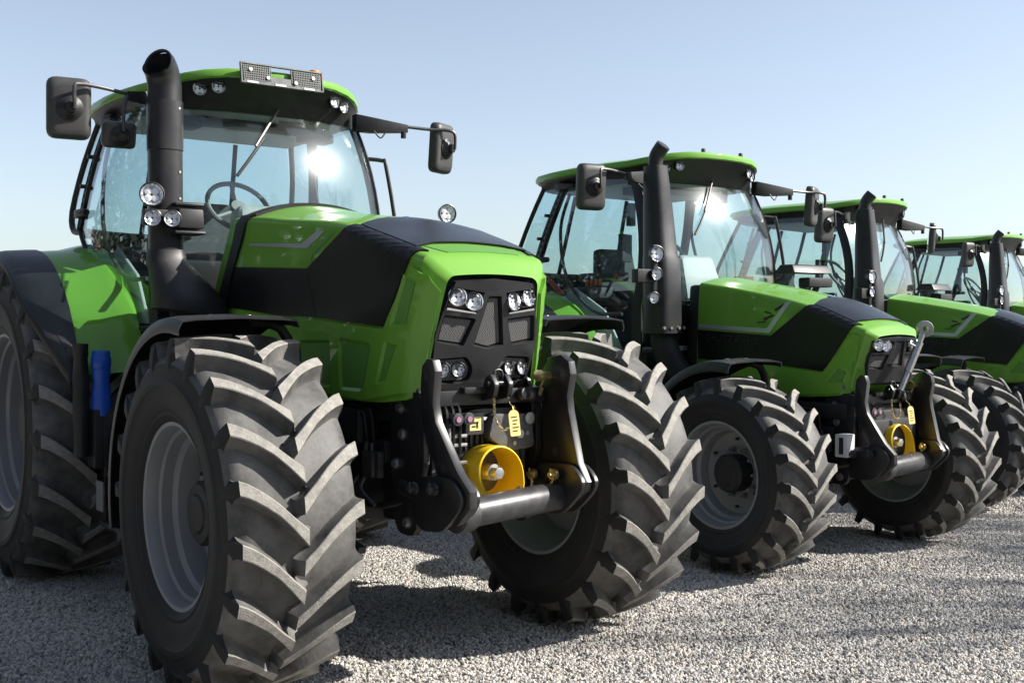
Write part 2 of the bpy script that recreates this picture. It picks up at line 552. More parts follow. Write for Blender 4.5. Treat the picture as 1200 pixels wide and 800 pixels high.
def gravel_nodes(density, smin, smax):
    ng = bpy.data.node_groups.new('gravel_scatter', 'GeometryNodeTree')
    ng.interface.new_socket('Geometry', in_out='INPUT', socket_type='NodeSocketGeometry')
    ng.interface.new_socket('Geometry', in_out='OUTPUT', socket_type='NodeSocketGeometry')
    N, L = ng.nodes, ng.links
    gi, go = N.new('NodeGroupInput'), N.new('NodeGroupOutput')
    dp = N.new('GeometryNodeDistributePointsOnFaces')
    dp.inputs['Density'].default_value = density
    L.new(gi.outputs[0], dp.inputs['Mesh'])
    g2i = N.new('GeometryNodeGeometryToInstance')
    for k in range(6):
        ico = N.new('GeometryNodeMeshIcoSphere')
        ico.inputs['Radius'].default_value = 1.0
        ico.inputs['Subdivisions'].default_value = 2
        nz = N.new('ShaderNodeTexNoise'); nz.noise_dimensions = '4D'
        nz.inputs['W'].default_value = k * 3.7
        nz.inputs['Scale'].default_value = 0.75; nz.inputs['Detail'].default_value = 1
        pos = N.new('GeometryNodeInputPosition')
        L.new(pos.outputs[0], nz.inputs['Vector'])
        sub = N.new('ShaderNodeVectorMath'); sub.operation = 'SUBTRACT'; sub.inputs[1].default_value = (0.5, 0.5, 0.5)
        L.new(nz.outputs['Color'], sub.inputs[0])
        sc = N.new('ShaderNodeVectorMath'); sc.operation = 'SCALE'; sc.inputs['Scale'].default_value = 1.9
        L.new(sub.outputs[0], sc.inputs[0])
        sp = N.new('GeometryNodeSetPosition')
        L.new(ico.outputs[0], sp.inputs['Geometry']); L.new(sc.outputs[0], sp.inputs['Offset'])
        sm = N.new('GeometryNodeSetShadeSmooth'); sm.inputs['Shade Smooth'].default_value = False
        L.new(sp.outputs[0], sm.inputs['Geometry'])
        tf = N.new('GeometryNodeTransform')
        tf.inputs['Scale'].default_value = (1.0, 0.75 + 0.05 * k, 0.6 + 0.05 * (k % 3))
        L.new(sm.outputs[0], tf.inputs['Geometry'])
        sm2 = N.new('GeometryNodeSetMaterial'); sm2.inputs['Material'].default_value = MATS['stone']
        L.new(tf.outputs[0], sm2.inputs['Geometry'])
        L.new(sm2.outputs[0], g2i.inputs[0])
    io = N.new('GeometryNodeInstanceOnPoints')
    L.new(dp.outputs['Points'], io.inputs['Points'])
    L.new(g2i.outputs[0], io.inputs['Instance'])
    io.inputs['Pick Instance'].default_value = True
    ri = N.new('FunctionNodeRandomValue'); ri.data_type = 'INT'
    ri.inputs[4].default_value = 0; ri.inputs[5].default_value = 5; ri.inputs['Seed'].default_value = 3
    L.new(ri.outputs[2], io.inputs['Instance Index'])
    rs = N.new('FunctionNodeRandomValue'); rs.data_type = 'FLOAT'
    rs.inputs[2].default_value = smin; rs.inputs[3].default_value = smax; rs.inputs['Seed'].default_value = 5
    L.new(rs.outputs[1], io.inputs['Scale'])
    rr = N.new('FunctionNodeRandomValue'); rr.data_type = 'FLOAT_VECTOR'
    rr.inputs[0].default_value = (0, 0, 0); rr.inputs[1].default_value = (6.28, 6.28, 6.28)
    L.new(rr.outputs[0], io.inputs['Rotation'])
    L.new(io.outputs[0], go.inputs[0])
    return ng

def gravel_patch(poly_rows, density, smin, smax, label):
    g = MB()
    xs = [-6 + 0.6 * i for i in range(41)]
    def ins(x, y): return inside((x, y), poly_rows) > -0.3
    cells = []
    vid = {}
    vs, fs = [], []
    def vi(i, j):
        if (i, j) not in vid:
            vid[(i, j)] = len(vs)
            x, y = -6 + 0.3 * i, -4 + 0.3 * j
            vs.append((x, y, gz(x) - 0.006 + .007 * sin(x * 3.1 + 1.7 * sin(y * 2.3)) * cos(y * 2.7 + x)))
        return vid[(i, j)]
    for i in range(90):
        for j in range(60):
            if ins(-6 + 0.3 * (i + .5), -4 + 0.3 * (j + .5)):
                fs.append((vi(i, j), vi(i + 1, j), vi(i + 1, j + 1), vi(i, j + 1)))
    g.add(vs, fs)
    o = g.build('gravel', 'gravel_ground', smooth=180)
    md = o.modifiers.new('scatter', 'NODES')
    md.node_group = gravel_nodes(density, smin, smax)
    tag(o, label, None, None, 'stuff')
NEAR = [(-2.4, 1.2), (-0.3, -0.9), (1.2, -2.4), (2.6, -3.0), (3.6, -2.0), (4.6, -1.0), (6.4, 0.6), (4.0, 2.6), (1.2, 3.4), (-1.6, 3.2)]
FAR = [(-3.6, 2.6), (-1.6, 3.2), (1.2, 3.4), (4.0, 2.6), (6.4, 0.6), (9.5, 2.2), (8.0, 6.0), (2.5, 7.5), (-3.0, 6.0)]
gravel_patch(NEAR, 5200, 0.0065, 0.0135, 'loose pale gravel stones around the front wheels')
gravel_patch(FAR, 1500, 0.010, 0.020, 'loose pale gravel stones farther back under the tractors')

# ------------------------------------------------------------------ wheels
def tyre_mesh(name, Rr, w, rim, nlug, lugh):
    """tractor tyre around the X axis; outer side is -X; forward is -Y"""
    b = MB()
    h = w / 2
    def P(x, r, a):
        return (x, -r * cos(a), r * sin(a))
    sw = Rr - lugh - rim
    half = [(0, Rr - lugh), (h * .3, Rr - lugh - .001), (h * .55, Rr - lugh - .005), (h * .75, Rr - lugh - .013), (h * .87, Rr - lugh - .03),
            (h * .94, Rr - lugh - .06), (h * .975, rim + sw * .70), (h * .985, rim + sw * .62), (h * 1.0, rim + sw * .60), (h * 1.0, rim + sw * .52), (h * .985, rim + sw * .50),
            (h * .965, rim + sw * .36), (h * .93, rim + sw * .22), (h * .90, rim + sw * .17), (h * .905, rim + sw * .13), (h * .86, rim + sw * .05), (h * .80, rim), (h * .76, rim - .012)]
    prof = [(-x, r) for x, r in half[:0:-1]] + half
    n = 112
    rings = [[P(x, r, 2 * pi * k / n) for k in range(n)] for x, r in prof]
    nh = len(half)
    b.loft(rings[nh - 6:nh + 5], True, False, 0)
    b.loft(rings[:nh - 5], True, False, 2)
    b.loft(rings[nh + 4:], True, False, 2)
    pitch = 2 * pi / nlug
    q_ = Rr / .8
    A1, A2 = 0.118 * w / 0.6 / Rr, 0.105 * w / 0.6 / Rr     # angular run of the inner and outer half of a lug
    def run(t):
        if t < .42: return A1 * t / .42
        return A1 + A2 * (1 - max(0, 1 - (t - .42) / .58) ** 1.3)
    S = []
    for t in (0, .10, .22, .34, .42, .50, .62, .75, .88, 1.0):
        x = -0.012 * w + (h * 0.89 + 0.012 * w) * t
        drop = 0.016 * t * t
        wt = (0.033 - 0.008 * min(1, t / .25) + 0.006 * max(0, (t - .4) / .6)) * q_
        S.append((run(t), x, Rr - drop, x, Rr - lugh - 0.010 - drop - (.010 * max(0, t - .75) / .25), wt, 0))
    S.append((run(1.0), h * .935, Rr - 0.065, h * .90, Rr - lugh - .050, 0.030 * q_, 1))
    S.append((run(1.0), h * .965, Rr - 0.125, h * .93, Rr - lugh - .100, 0.022 * q_, 1))
    S.append((run(1.0), h * .965, Rr - 0.170, h * .945, Rr - lugh - .125, 0.012 * q_, 1))
    for side in (-1, 1):
        for i in range(nlug):
            jit = random.uniform(-.003, .003)
            a0 = pitch * (i + (0.5 if side > 0 else 0.0)) + jit
            rings = []
            for a, xt, rt, xb, rb, wt, end in S:
                a += a0
                f = min(1.0, (rt - rb) / lugh)
                c = .004
                rm, rl = rt + (rb - rt) * .62, rb + .004
                rings.append([P(side * xb, rb - .006, a - (wt + .034 * f * q_) / Rr), P(side * (xb * .8 + xt * .2), rl + .004, a - (wt + .018 * f * q_) / Rr), P(side * (xb * .5 + xt * .5), rm, a - (wt + .008 * f) / Rr), P(side * xt, rt - c, a - (wt + .001) / Rr), P(side * xt, rt, a - (wt - c) / Rr),
                              P(side * xt, rt, a + (wt - c) / Rr), P(side * xt, rt - c, a + (wt + .001) / Rr), P(side * (xb * .5 + xt * .5), rm, a + (wt + .008 * f) / Rr), P(side * (xb * .8 + xt * .2), rl + .004, a + (wt + .018 * f * q_) / Rr), P(side * xb, rb - .006, a + (wt + .034 * f * q_) / Rr)])
            # pointed foot at the inner end
            foot = [Vector(p) for p in rings[0]]
            mid = sum(foot, Vector()) / 10
            low = [Vector(P(side * (S[0][1] - .030 * q_), (rt_ := math.hypot(p.y, p.z)) - (.012 if k_ in (3, 4, 5, 6) else .004), math.atan2(p.z, -p.y) - .010)) for k_, p in enumerate(foot)]
            for k_ in (3, 4, 5, 6):
                low[k_] = Vector(P(side * (S[0][1] - .016 * q_), math.hypot(low[k_].y, low[k_].z) - lugh * .45, math.atan2(low[k_].z, -low[k_].y)))
            rings.insert(0, low)
            k = len(b.f)
            b.loft(rings, True, True, 0)
            for fi in range(len(rings) - 1):
                for jj in range(10):
                    if fi - 1 >= len(S) - 4:
                        b.m[k + fi * 10 + jj] = 2  # outer lug ends take the dark wall colour, their shade painted in
                    elif jj in (3, 4, 5) and fi > 0:
                        b.m[k + fi * 10 + jj] = 1
    return b.mesh(name, ['rubber', 'dusty_rubber', 'sidewall'], smooth=32)

def rim_mesh(name, w, rim):
    b = MB()
    h = w / 2
    f = h * .80
    prof = [(-f - .006, rim + .018), (-f - .012, rim + .012), (-f - .008, rim - .006), (-f + .02, rim - .018), (-f + .05, rim - .022), (-f + .06, rim - .036), (-f + .11, rim - .040),
            (-f + .13, rim - .060), (-h * .05, rim - .075), (-h * .02, rim - .10), (h * .02, rim - .14), (h * .05, rim * .42), (h * .02, rim * .40), (h * .02, rim * .2), (h * .09, rim * .2), (h * .10, rim * .42),
            (h * .09, rim - .14), (h * .05, rim - .09), (h * .3, rim - .07), (f - .09, rim - .045), (f - .03, rim - .022), (f + .008, rim - .006), (f + .012, rim + .012), (f + .006, rim + .018)]
    b.lathe(prof, n=72)
    return b.mesh(name, 'rim_grey', smooth=28)

def wheel(tr, name, tyre_me, rim_me, w, rim, hub_r, loc, side, nb):
    e = empty(name, tr, loc)
    e.scale = (side, 1, 1)               # side = 1: outer face looks to -X
    h = w / 2
    ty = link('tyre', tyre_me, e)
    rm = link('rim', rim_me, e)
    key = (tyre_me.name, 'hub')
    if key not in CACHE:
        b = MB()
        b.lathe([(-h * .52, 0.001), (-h * .52, hub_r * .55), (-h * .49, hub_r * .62), (-h * .48, hub_r * .9), (-h * .43, hub_r), (h * .04, hub_r), (h * .04, 0.001)], n=40)
        b.lathe([(h * .06, 0.001), (h * .06, hub_r * 1.25), (h * .5, hub_r * 1.15), (h * .6, hub_r * .9), (h * 1.0, hub_r * .8), (h * 1.0, 0.001)], n=40)
        CACHE[key] = b.mesh('hub', 'engine')
        b = MB()
        b.cyl((-h * .04 + .02, 0, 0), (-h * .04 - .02, 0, 0), .016, n=6)
        b.cyl((-h * .04 - .02, 0, 0), (-h * .04 - .045, 0, 0), .009, n=8)
        CACHE[key + ('b',)] = b.mesh('wheel_nut', 'rim_grey')
        b = MB()
        a = R(200)
        y, z = cos(a) * (rim - .055), sin(a) * (rim - .055)
        b.tube([(-h * .3, y * 1.04, z * 1.04), (-h * .42, y * .97, z * .97), (-h * .5, y * .955, z * .955)], .008, n=8)
        b.cyl((-h * .5, y * .955, z * .955), (-h * .58, y * .955, z * .955), .011, n=8)
        CACHE[key + ('v',)] = b.mesh('valve', 'engine')
        b = MB()
        b.cyl((-h * .04, 0, 0), (-h * .12, 0, 0), .010, n=8)
        CACHE[key + ('r',)] = b.mesh('rim_bolt', 'engine')
    link('hub', CACHE[key], e)
    for k in range(nb):
        a = 2 * pi * k / nb
        link('wheel_nut', CACHE[key + ('b',)], e, (0, cos(a) * hub_r * 1.28, sin(a) * hub_r * 1.28))
    for k in range(6):
        a = R(30 + 60 * k)
        link('rim_bolt', CACHE[key + ('r',)], e, (0, cos(a) * (rim - .12), sin(a) * (rim - .12)))
    link('valve', CACHE[key + ('v',)], e)
    return e
CACHE = {}

# ------------------------------------------------------------------ lamps and mirrors
def lamp(tr, name, p, d, r, depth=0.05, body='black_gloss', ring=None):
    """round lamp: housing part with reflector and lens sub-parts"""
    p, d = Vector(p), Vector(d).normalized()
    b = MB()
    b.lathe([(-depth, 0.001), (-depth, r * .55), (-depth * .6, r * .9), (-0.006, r * 1.06), (0.008, r * 1.08), (0.010, r * 1.0), (0.0, r * .95), (-depth * .35, r * .8)], p, d, 28)
    o = b.build(name, ring or body, tr)
    b = MB()
    b.lathe([(-depth * .55, 0.001), (-depth * .5, r * .3), (-depth * .32, r * .65), (-.001, r * .95)], p, d, 28)
    b.build('reflector', 'reflector', o)
    b = MB()
    u, w = b.frame(d)
    for k in range(4):
        a = R(45 + 90 * k)
        q = p + (u * cos(a) + w * sin(a)) * r * .42
        b.lathe([(-depth * .3, r * .34), (-depth * .15, r * .30), (-depth * .1, .001)], q, d, 14)
    b.build('bulb', 'lamp_core', o)
    b = MB()
    b.lathe([(0.001, r * .96), (0.006, r * .8), (0.009, r * .4), (0.010, 0.001)], p, d, 28)
    b.build('lens', 'lens_glass', o)
    return o

def mirror_housing(tr, c, rot, sx, sz, dep, name='mirror'):
    """rounded mirror shell: front of the tractor sees its back; glass looks to +Y"""
    b = MB()
    rings = []
    base = rounded([(-sx / 2, -sz / 2), (sx / 2, -sz / 2), (sx / 2, sz / 2), (-sx / 2, sz / 2)], min(sx, sz) * .22, 4)
    c = Vector(c)
    for y, k in ((dep, .97), (dep * .8, 1.0), (dep * .3, .985), (0, .93), (-dep * .22, .82), (-dep * .30, .66)):
        rings.append([c + rot @ Vector((x * k, y, z * (k * .5 + .5 * min(1, k + .06)))) for x, z in base])
    b.loft(rings)
    o = b.build(name, 'mirror_plastic', tr, smooth=40)
    b = MB()
    b.loft([[c + rot @ Vector((x * .9, dep + .001, z * .93)) for x, z in base], [c + rot @ Vector((x * .9, dep + .004, z * .93)) for x, z in base]])
    b.build('mirror_glass', 'mirror_glass', o)
    b = MB()
    n = rot @ Vector((0, -1, 0))
    q = c + n * dep * .22
    b.lathe([(0, sx * .30), (.012, sx * .30), (.018, sx * .24), (.03, sx * .2), (.035, sx * .14), (.06, sx * .12), (.062, .001)], q, n, 22)
    b.build('swivel_mount', 'black_plastic', o)
    return o

# ------------------------------------------------------------------ cab (shared by all tractors): local y0, z0 at the roof lamps
def cab_side_x(y, z):
    t = min(1.0, max(-1.0, (z + .95) / .95))
    x = .70 + .15 * (1 - t * t)
    if y < .9:
        x -= .11 * (1 - y / .9) ** 2
    return x

def wind_y(x, z):
    return -.02 + (z + .85) * .27 - .15 * (1 - (x / .72) ** 2) - .10 * (1 - ((z + .5) / .5) ** 2)

ROOF = [(0, -.19, .082), (.2, -.18, .080), (.36, -.145, .074), (.48, -.085, .062), (.57, -.01, .046), (.635, .07, .030), (.69, .16, .014), (.74, .32, .008), (.78, .55, .006), (.80, .8, .002),
        (.80, 1.05, -.004), (.77, 1.24, -.008), (.70, 1.35, -.01), (.5, 1.40, -.008), (.25, 1.42, -.006)]

def build_cab(tr, y0, z0, plate):
    O = Vector((0, y0, z0))
    def V(p): return Vector(p) + O
    # roof shell
    out = [(x, y, z) for x, y, z in ROOF] + [(0, 1.425, -.006)] + [(-x, y, z) for x, y, z in ROOF[:0:-1]]
    c = Vector((0, .62))
    def ring(k, zf):
        return [V((x * k, c.y + (y - c.y) * k, zf(z, y))) for x, y, z in out]
    top = lambda z, y, k: z * k ** 3 + (1 - k ** 3.0) * .085
    b = MB()
    rings = [ring(.985, lambda z, y: z - .028), ring(1.0, lambda z, y: z - .02), ring(1.002, lambda z, y: z + .008), ring(.99, lambda z, y: z + .024)]
    for k in (.95, .88, .8, .68, .5, .3, .12):
        rings.append(ring(k, lambda z, y, k=k: .024 + top(z, y, k)))
    b.loft(rings, True, True)
    b.build('roof', 'green_paint', tr, smooth=40)
    # black under-roof: visor in front, headlining band round the sides
    hdr = []
    for x, y, z in out:
        s = 1 if x >= 0 else -1
        ax = abs(x)
        yy = max(min(y, 1.27), .10)
        if y < .3:
            hx = min(ax * .92, .63)
            hy = wind_y(hx, -.13) + .012
        else:
            hx, hy = min(ax, cab_side_x(min(y, 1.25), -.1) - .01), min(y, 1.24)
        hdr.append(V((s * hx, hy, -.13 if y < .3 else -.09)))
    b = MB()
    b.loft([ring(.982, lambda z, y: z - .0285), ring(.965, lambda z, y: z - .045), [a.lerp(h_, .5) + Vector((0, 0, .012)) for a, h_ in zip(ring(.965, lambda z, y: z - .045), hdr)], hdr,
            [V(((p - O).x * .95, .62 + ((p - O).y - .62) * .94, -.12)) for p in hdr]], True, True)
    b.build('roof_underside', 'black_plastic', tr, smooth=40)
    b = MB()
    b.loft([[V(((p - O).x * .93, .62 + ((p - O).y - .62) * .92, -.124)) for p in hdr], [V(((p - O).x * .90, .62 + ((p - O).y - .62) * .88, -.132)) for p in hdr]], True, True)
    b.build('headlining', 'interior_pale', tr)
    b = MB()
    b.box(V((.05, .30, -.15)), (.85, .16, .05)).box(V((-.42, .36, -.16)), (.16, .2, .07)).box(V((.5, .42, -.17)), (.22, .14, .06))
    b.build('overhead_console', 'interior_dark', tr, bevel=.015)
    # roof lamps
    for s in (-1, 1):
        for lx, ly, lz in ((.387, -.035, .0), (.482, .02, -.015)):
            lamp(tr, 'roof_lamp', V((s * lx, ly - .05, lz - .004)), (s * .25, -1, -.05), .043, .06, 'black_plastic')
    # windshield
    b = MB()
    rows = []
    for i in range(15):
        z = -.13 - .95 * i / 14
        hw = .625 + .11 * min(1, (i / 14) ** .8)
        rows.append([V((hw * (2 * j / 24 - 1), wind_y(hw * (2 * j / 24 - 1), z), z)) for j in range(25)])
    b.sheet(rows, .006)
    b.build('windshield', 'wind_glass', tr, smooth=60)
    # pillars
    for s in (-1, 1):
        def SP(y, z, o=0): return V((s * (cab_side_x(y, z) + o), y, z))
        b = MB()
        rings = []
        for i in range(13):
            z = -.09 - 1.35 * i / 12
            hw = .625 + .11 * min(1, ((-z - .13) / .95) ** .8 if z < -.13 else 0)
            yy = wind_y(hw, max(z, -1.1))
            x0 = hw + .004
            rings.append([V((s * (x0 - .02), yy + .012, z)), V((s * (x0 + .012), yy - .006, z)), V((s * (x0 + .034), yy + .02, z)), V((s * (x0 + .036), yy + .075, z)), V((s * (x0 - .0), yy + .085, z))])
        b.loft(rings)
        b.build('front_pillar', 'black_plastic', tr, smooth=40)
        # rear door pillar: strip with slots
        p0, p1 = Vector((.90, -.05)), Vector((1.17, -.80))
        b = MB()
        rings = []
        for i in range(17):
            q = p0.lerp(p1, i / 16)
            rings.append([SP(q.x - .035, q.y, -.03), SP(q.x - .035, q.y, .012), SP(q.x + .035, q.y, .012), SP(q.x + .035, q.y, -.03)])
        b.loft(rings)
        pil = b.build('door_pillar', 'black_plastic', tr)
        for i in range(13):
            q = p0.lerp(p1, (i + 1.2) / 15)
            b = MB()
            b.panel([(q.x - .014, q.y - .016), (q.x + .016, q.y - .016), (q.x + .014, q.y + .010), (q.x - .016, q.y + .010)], lambda a, z: SP(a, z, .0), step=.05, proud=.0135, depth=.0, flip=s)
            b.build('slot', 'interior_grey', pil)
        # door glass
        door = [(.10, -.10), (.87, -.06), (1.13, -.78), (1.05, -.88), (.92, -.98), (.75, -1.12), (.58, -1.27), (.40, -1.42), (.05, -1.42), (.02, -1.1), (.0, -.85)]
        b = MB()
        b.panel(door, lambda a, z: SP(a, z, 0), step=.09, proud=.0, depth=.005, flip=s)
        b.build('door_glass', 'side_glass', tr, smooth=60)
        b = MB()
        edge = [(.90, -.04), (1.03, -.4), (1.165, -.77), (1.14, -.82), (1.05, -.905), (.92, -1.005), (.75, -1.145), (.58, -1.295), (.40, -1.44), (.05, -1.44)]
        b.tube([SP(a, z, .004) for a, z in edge], .016, n=8, sub=4)
        b.build('door_seal', 'black_plastic', tr)
        b = MB()
        b.tube([SP(.86, -.16, -.03), SP(.93, -.45, -.05), SP(.80, -.85, -.05), SP(.50, -1.12, -.05), SP(.2, -1.15, -.05)], .014, n=8, sub=5)
        b.build('door_frame_bar', 'interior_dark', tr)
        # rear quarter glass
        b = MB()
        b.panel([(.94, -.06), (1.20, -.06), (1.44, -.66), (1.36, -.78), (1.20, -.78)], lambda a, z: SP(a, z, -.02), step=.09, proud=.0, depth=.005, flip=s)
        b.build('quarter_glass', 'side_glass', tr, smooth=60)
        b = MB()
        b.tube([SP(1.21, -.05, -.02), SP(1.33, -.34, -.02), SP(1.455, -.66, -.02), SP(1.38, -.80, -.02), SP(1.18, -.80, -.02)], .02, n=8, sub=3)
        b.build('rear_pillar', 'black_plastic', tr)
        # hinges
        for (a, z) in ((1.13, -.70), (.93, -.10)):
            b = MB()
            b.box(SP(a + .0, z, .022), (.04, .12, .055))
            b.cyl(SP(a - .05, z, .03), SP(a - .16, z, .02), .026, .022, n=14)
            b.build('door_hinge', 'black_plastic', tr, bevel=.006)
        for (a, z) in ((1.00, -.33), (1.06, -.52)):
            b = MB()
            b.cyl(SP(a + .05, z, .0), SP(a + .055, z, .04), .014, n=10)
            b.build('glass_fixing', 'black_plastic', tr)
    for s in (-1, 1):
        b = MB()
        b.prism([(y_ + y0, z_ + z0) for y_, z_ in ((.22, -1.42), (.50, -1.42), (.98, -1.02), (.80, -.93), (.42, -1.12))], s * .70, s * .72)
        b.build('sill_panel', 'interior_pale', tr, bevel=.006)
        b = MB()
        b.tube([V((s * .79, 1.10, -.84)), V((s * .80, .98, -.90)), V((s * .80, .86, -.99))], .02, n=8, sub=4)  # short red strip along the fender curve
        b.build('red_strip', 'red', tr)
    # rear window and frame
    b = MB()
    rows = []
    for i in range(8):
        z = -.08 - .72 * i / 7
        y = 1.23 + .26 * i / 7
        hw = cab_side_x(y, z) - .05
        rows.append([V((hw * (2 * j / 10 - 1), y + .03 * (1 - (2 * j / 10 - 1) ** 2), z)) for j in range(11)])
    b.sheet(rows, .005)
    b.build('rear_window', 'side_glass', tr, smooth=60)
    b = MB()
    b.tube([V((-.74, 1.47, -.80)), V((-.4, 1.5, -.82)), V((.4, 1.5, -.82)), V((.74, 1.47, -.80))], .035, n=8, sub=3)
    b.tube([V((-.30, 1.30, -.12)), V((-.33, 1.50, -.8))], .018, n=8)
    b.tube([V((.30, 1.30, -.12)), V((.33, 1.50, -.8))], .018, n=8)
    b.build('rear_frame', 'black_plastic', tr)
    # cab floor, rear wall and cowl
    b = MB()
    b.box(V((0, .62, -1.50)), (1.36, 1.3, .12)).box(V((0, 1.38, -1.16)), (1.36, .18, .72))
    b.box(V((0, .01, -1.22)), (1.30, .10, .36))
    b.box(V((0, .30, -1.66)), (.9, .9, .3))
    b.build('cab_base', 'engine', tr, bevel=.03)
    # interior: seat, dash, wheel
    b = MB()
    b.box(V((0, .88, -1.02)), (.5, .5, .14)).box(V((0, .88, -1.24)), (.34, .36, .32))
    seat = b.build('seat', 'seat_cloth', tr, bevel=.04, seg=3)
    b = MB()
    b.box(V((0, 1.12, -.80)), (.48, .13, .44), Matrix.Rotation(R(-8), 3, 'X'), taper=(.80, .8))
    b.build('backrest', 'seat_cloth', seat, bevel=.035, seg=3)
    b = MB()
    b.box(V((-.36, .85, -.84)), (.13, .5, .08)).box(V((-.38, .64, -.76)), (.07, .1, .14))
    b.build('armrest', 'interior_dark', seat, bevel=.02)
    b = MB()
    b.box(V((.34, .85, -.86)), (.08, .4, .06))
    b.build('armrest', 'interior_dark', seat, bevel=.02)
    b = MB()
    b.box(V((.02, .17, -.88)), (.48, .24, .40), Matrix.Rotation(R(-14), 3, 'X'), taper=(.78, .7))
    b.box(V((.0, .22, -1.3)), (.26, .2, .5))
    b.build('dashboard', 'interior_pale', tr, bevel=.05, seg=3)
    rot = Matrix.Rotation(R(52), 3, 'X')
    wc = V((-.06, .40, -.665))
    n = rot @ Vector((0, 0, 1))
    b = MB()
    ringp = [wc + rot @ Vector((.205 * cos(2 * pi * k / 36), .205 * sin(2 * pi * k / 36), 0)) for k in range(37)]
    b.tube(ringp, .016, n=8)
    for a in (90, 210, 330):
        b.tube([wc - n * .03, wc + rot @ Vector((.2 * cos(R(a)), .2 * sin(R(a)), 0))], .013, n=8)
    b.cyl(wc - n * .05, wc + n * .01, .05, n=16)
    b.tube([wc - n * .04, V((0, .26, -.95))], .035, n=10)
    b.build('steering_wheel', 'interior_grey', tr)
    b = MB()
    b.box(V((-.50, .42, -.62)), (.16, .04, .22), Matrix.Rotation(R(20), 3, 'Z'))
    b.tube([V((-.50, .45, -.7)), V((-.56, .6, -1.0))], .012, n=8)
    b.box(V((-.52, .33, -.36)), (.06, .05, .18))
    b.build('display', 'interior_dark', tr, bevel=.01)
    for s in (-1, 1):
        b = MB()
        b.box(V((s * .55, 1.0, -1.0)), (.26, .75, .12), Matrix.Rotation(R(-4), 3, 'X'))
        b.build('side_console', 'interior_dark', tr, bevel=.04, seg=3)
    b = MB()
    for k in range(4):
        b.cyl(V((-.52 + .02 * k, .72 + .08 * k, -.95)), V((-.52 + .02 * k, .70 + .08 * k, -.86)), .012, n=8)
    b.build('control_lever', 'orange', tr)
    b = MB()
    b.box(V((.22, .12, -.16)), (.24, .03, .07))
    b.build('rear_view_mirror', 'interior_dark', tr, bevel=.012)
    # wiper
    b = MB()
    w0 = V((.02, wind_y(.02, -.10) - .03, -.09))
    w1 = V((-.18, wind_y(-.18, -.35) - .03, -.35))
    b.tube([w0, w1], .009, n=6)
    wip = b.build('wiper', 'dark_steel', tr)
    b = MB()
    bl = [V((-.11 - .20 * t, wind_y(-.11 - .20 * t, -.29 - .25 * t) - .014, -.29 - .25 * t)) for t in (0, .33, .66, 1)]
    b.tube(bl, .010, n=6)
    b.build('wiper_blade', 'black_plastic', wip)
    b = MB()
    b.prism([(-.10, -.035), (.10, -.035), (.03, .05), (-.03, .05)], -.02, .02, 'xz')
    m = b.build('wiper_mount', 'black_plastic', wip, bevel=.008, loc=V((.03, wind_y(.03, -.05) - .0, -.075)))
    # mirrors with arms
    for s in (-1, 1):
        b = MB()
        arm = [V((s * .60, .05, -.10)), V((s * .70, .0, -.115)), V((s * .93, -.07, -.125))]
        u = Vector((0, .0, 1))
        rings = []
        for p, hh, dd in zip(arm, (.055, .05, .026), (.03, .03, .02)):
            rings.append([p + Vector((0, -dd, -hh)), p + Vector((0, -dd, hh)), p + Vector((0, dd, hh)), p + Vector((0, dd, -hh))])
        b.loft(rings)
        b.tube([V((s * .70, -.03, -.15)), V((s * .74, -.05, -.20)), V((s * .78, -.04, -.165))], .006, n=6, sub=3)
        ao = b.build('mirror_arm', 'black_plastic', tr, bevel=.008)
        b = MB()
        if s < 0:
            rod = [V((-.93, -.07, -.11)), V((-1.09, -.11, -.10)), V((-1.20, -.13, -.10)), V((-1.235, -.14, -.12)), V((-1.235, -.145, -.24))]
        else:
            rod = [V((.93, -.07, -.11)), V((1.10, -.10, -.115)), V((1.22, -.14, -.115)), V((1.265, -.15, -.14)), V((1.265, -.15, -.24))]
        b.tube(rod, .011, n=8, sub=4)
        b.build('mirror_rod', 'dark_steel', ao)
        rot = Matrix.Rotation(R(-8 if s < 0 else 26), 3, 'Z') @ Matrix.Rotation(R(4), 3, 'X')
        mirror_housing(tr, V((s * 1.24, -.06, -.225)), rot, .235, .34, .055)
        b = MB()
        if s < 0 and plate:
            b.tube([V((-.93, -.08, -.12)), V((-.955, -.10, -.20)), V((-.965, -.12, -.335))], .011, n=8)
            b.build('mirror_rod', 'dark_steel', ao)
            mirror_housing(tr, V((-.965, -.055, -.35)), Matrix.Rotation(R(-6), 3, 'Z') @ Matrix.Rotation(R(16), 3, 'X'), .19, .15, .045, 'wide_angle_mirror')
        else:
            b.cyl(V((s * .90, -.08, -.15)), V((s * .90, -.08, -.19)), .018, n=12)
            b.build('arm_knob', 'black_plastic', ao)
    # grab handle on the left side
    for s in ((1,) if plate else (1,)):
        b = MB()
        b.tube([V((s * .66, .06, -.33)), V((s * .78, -.0, -.34)), V((s * .80, -.02, -.38)), V((s * .84, -.07, -.78)), V((s * .80, -.04, -.86)), V((s * .74, .0, -.86))], .014, n=8, sub=4)
        b.build('grab_handle', 'black_gloss', tr)

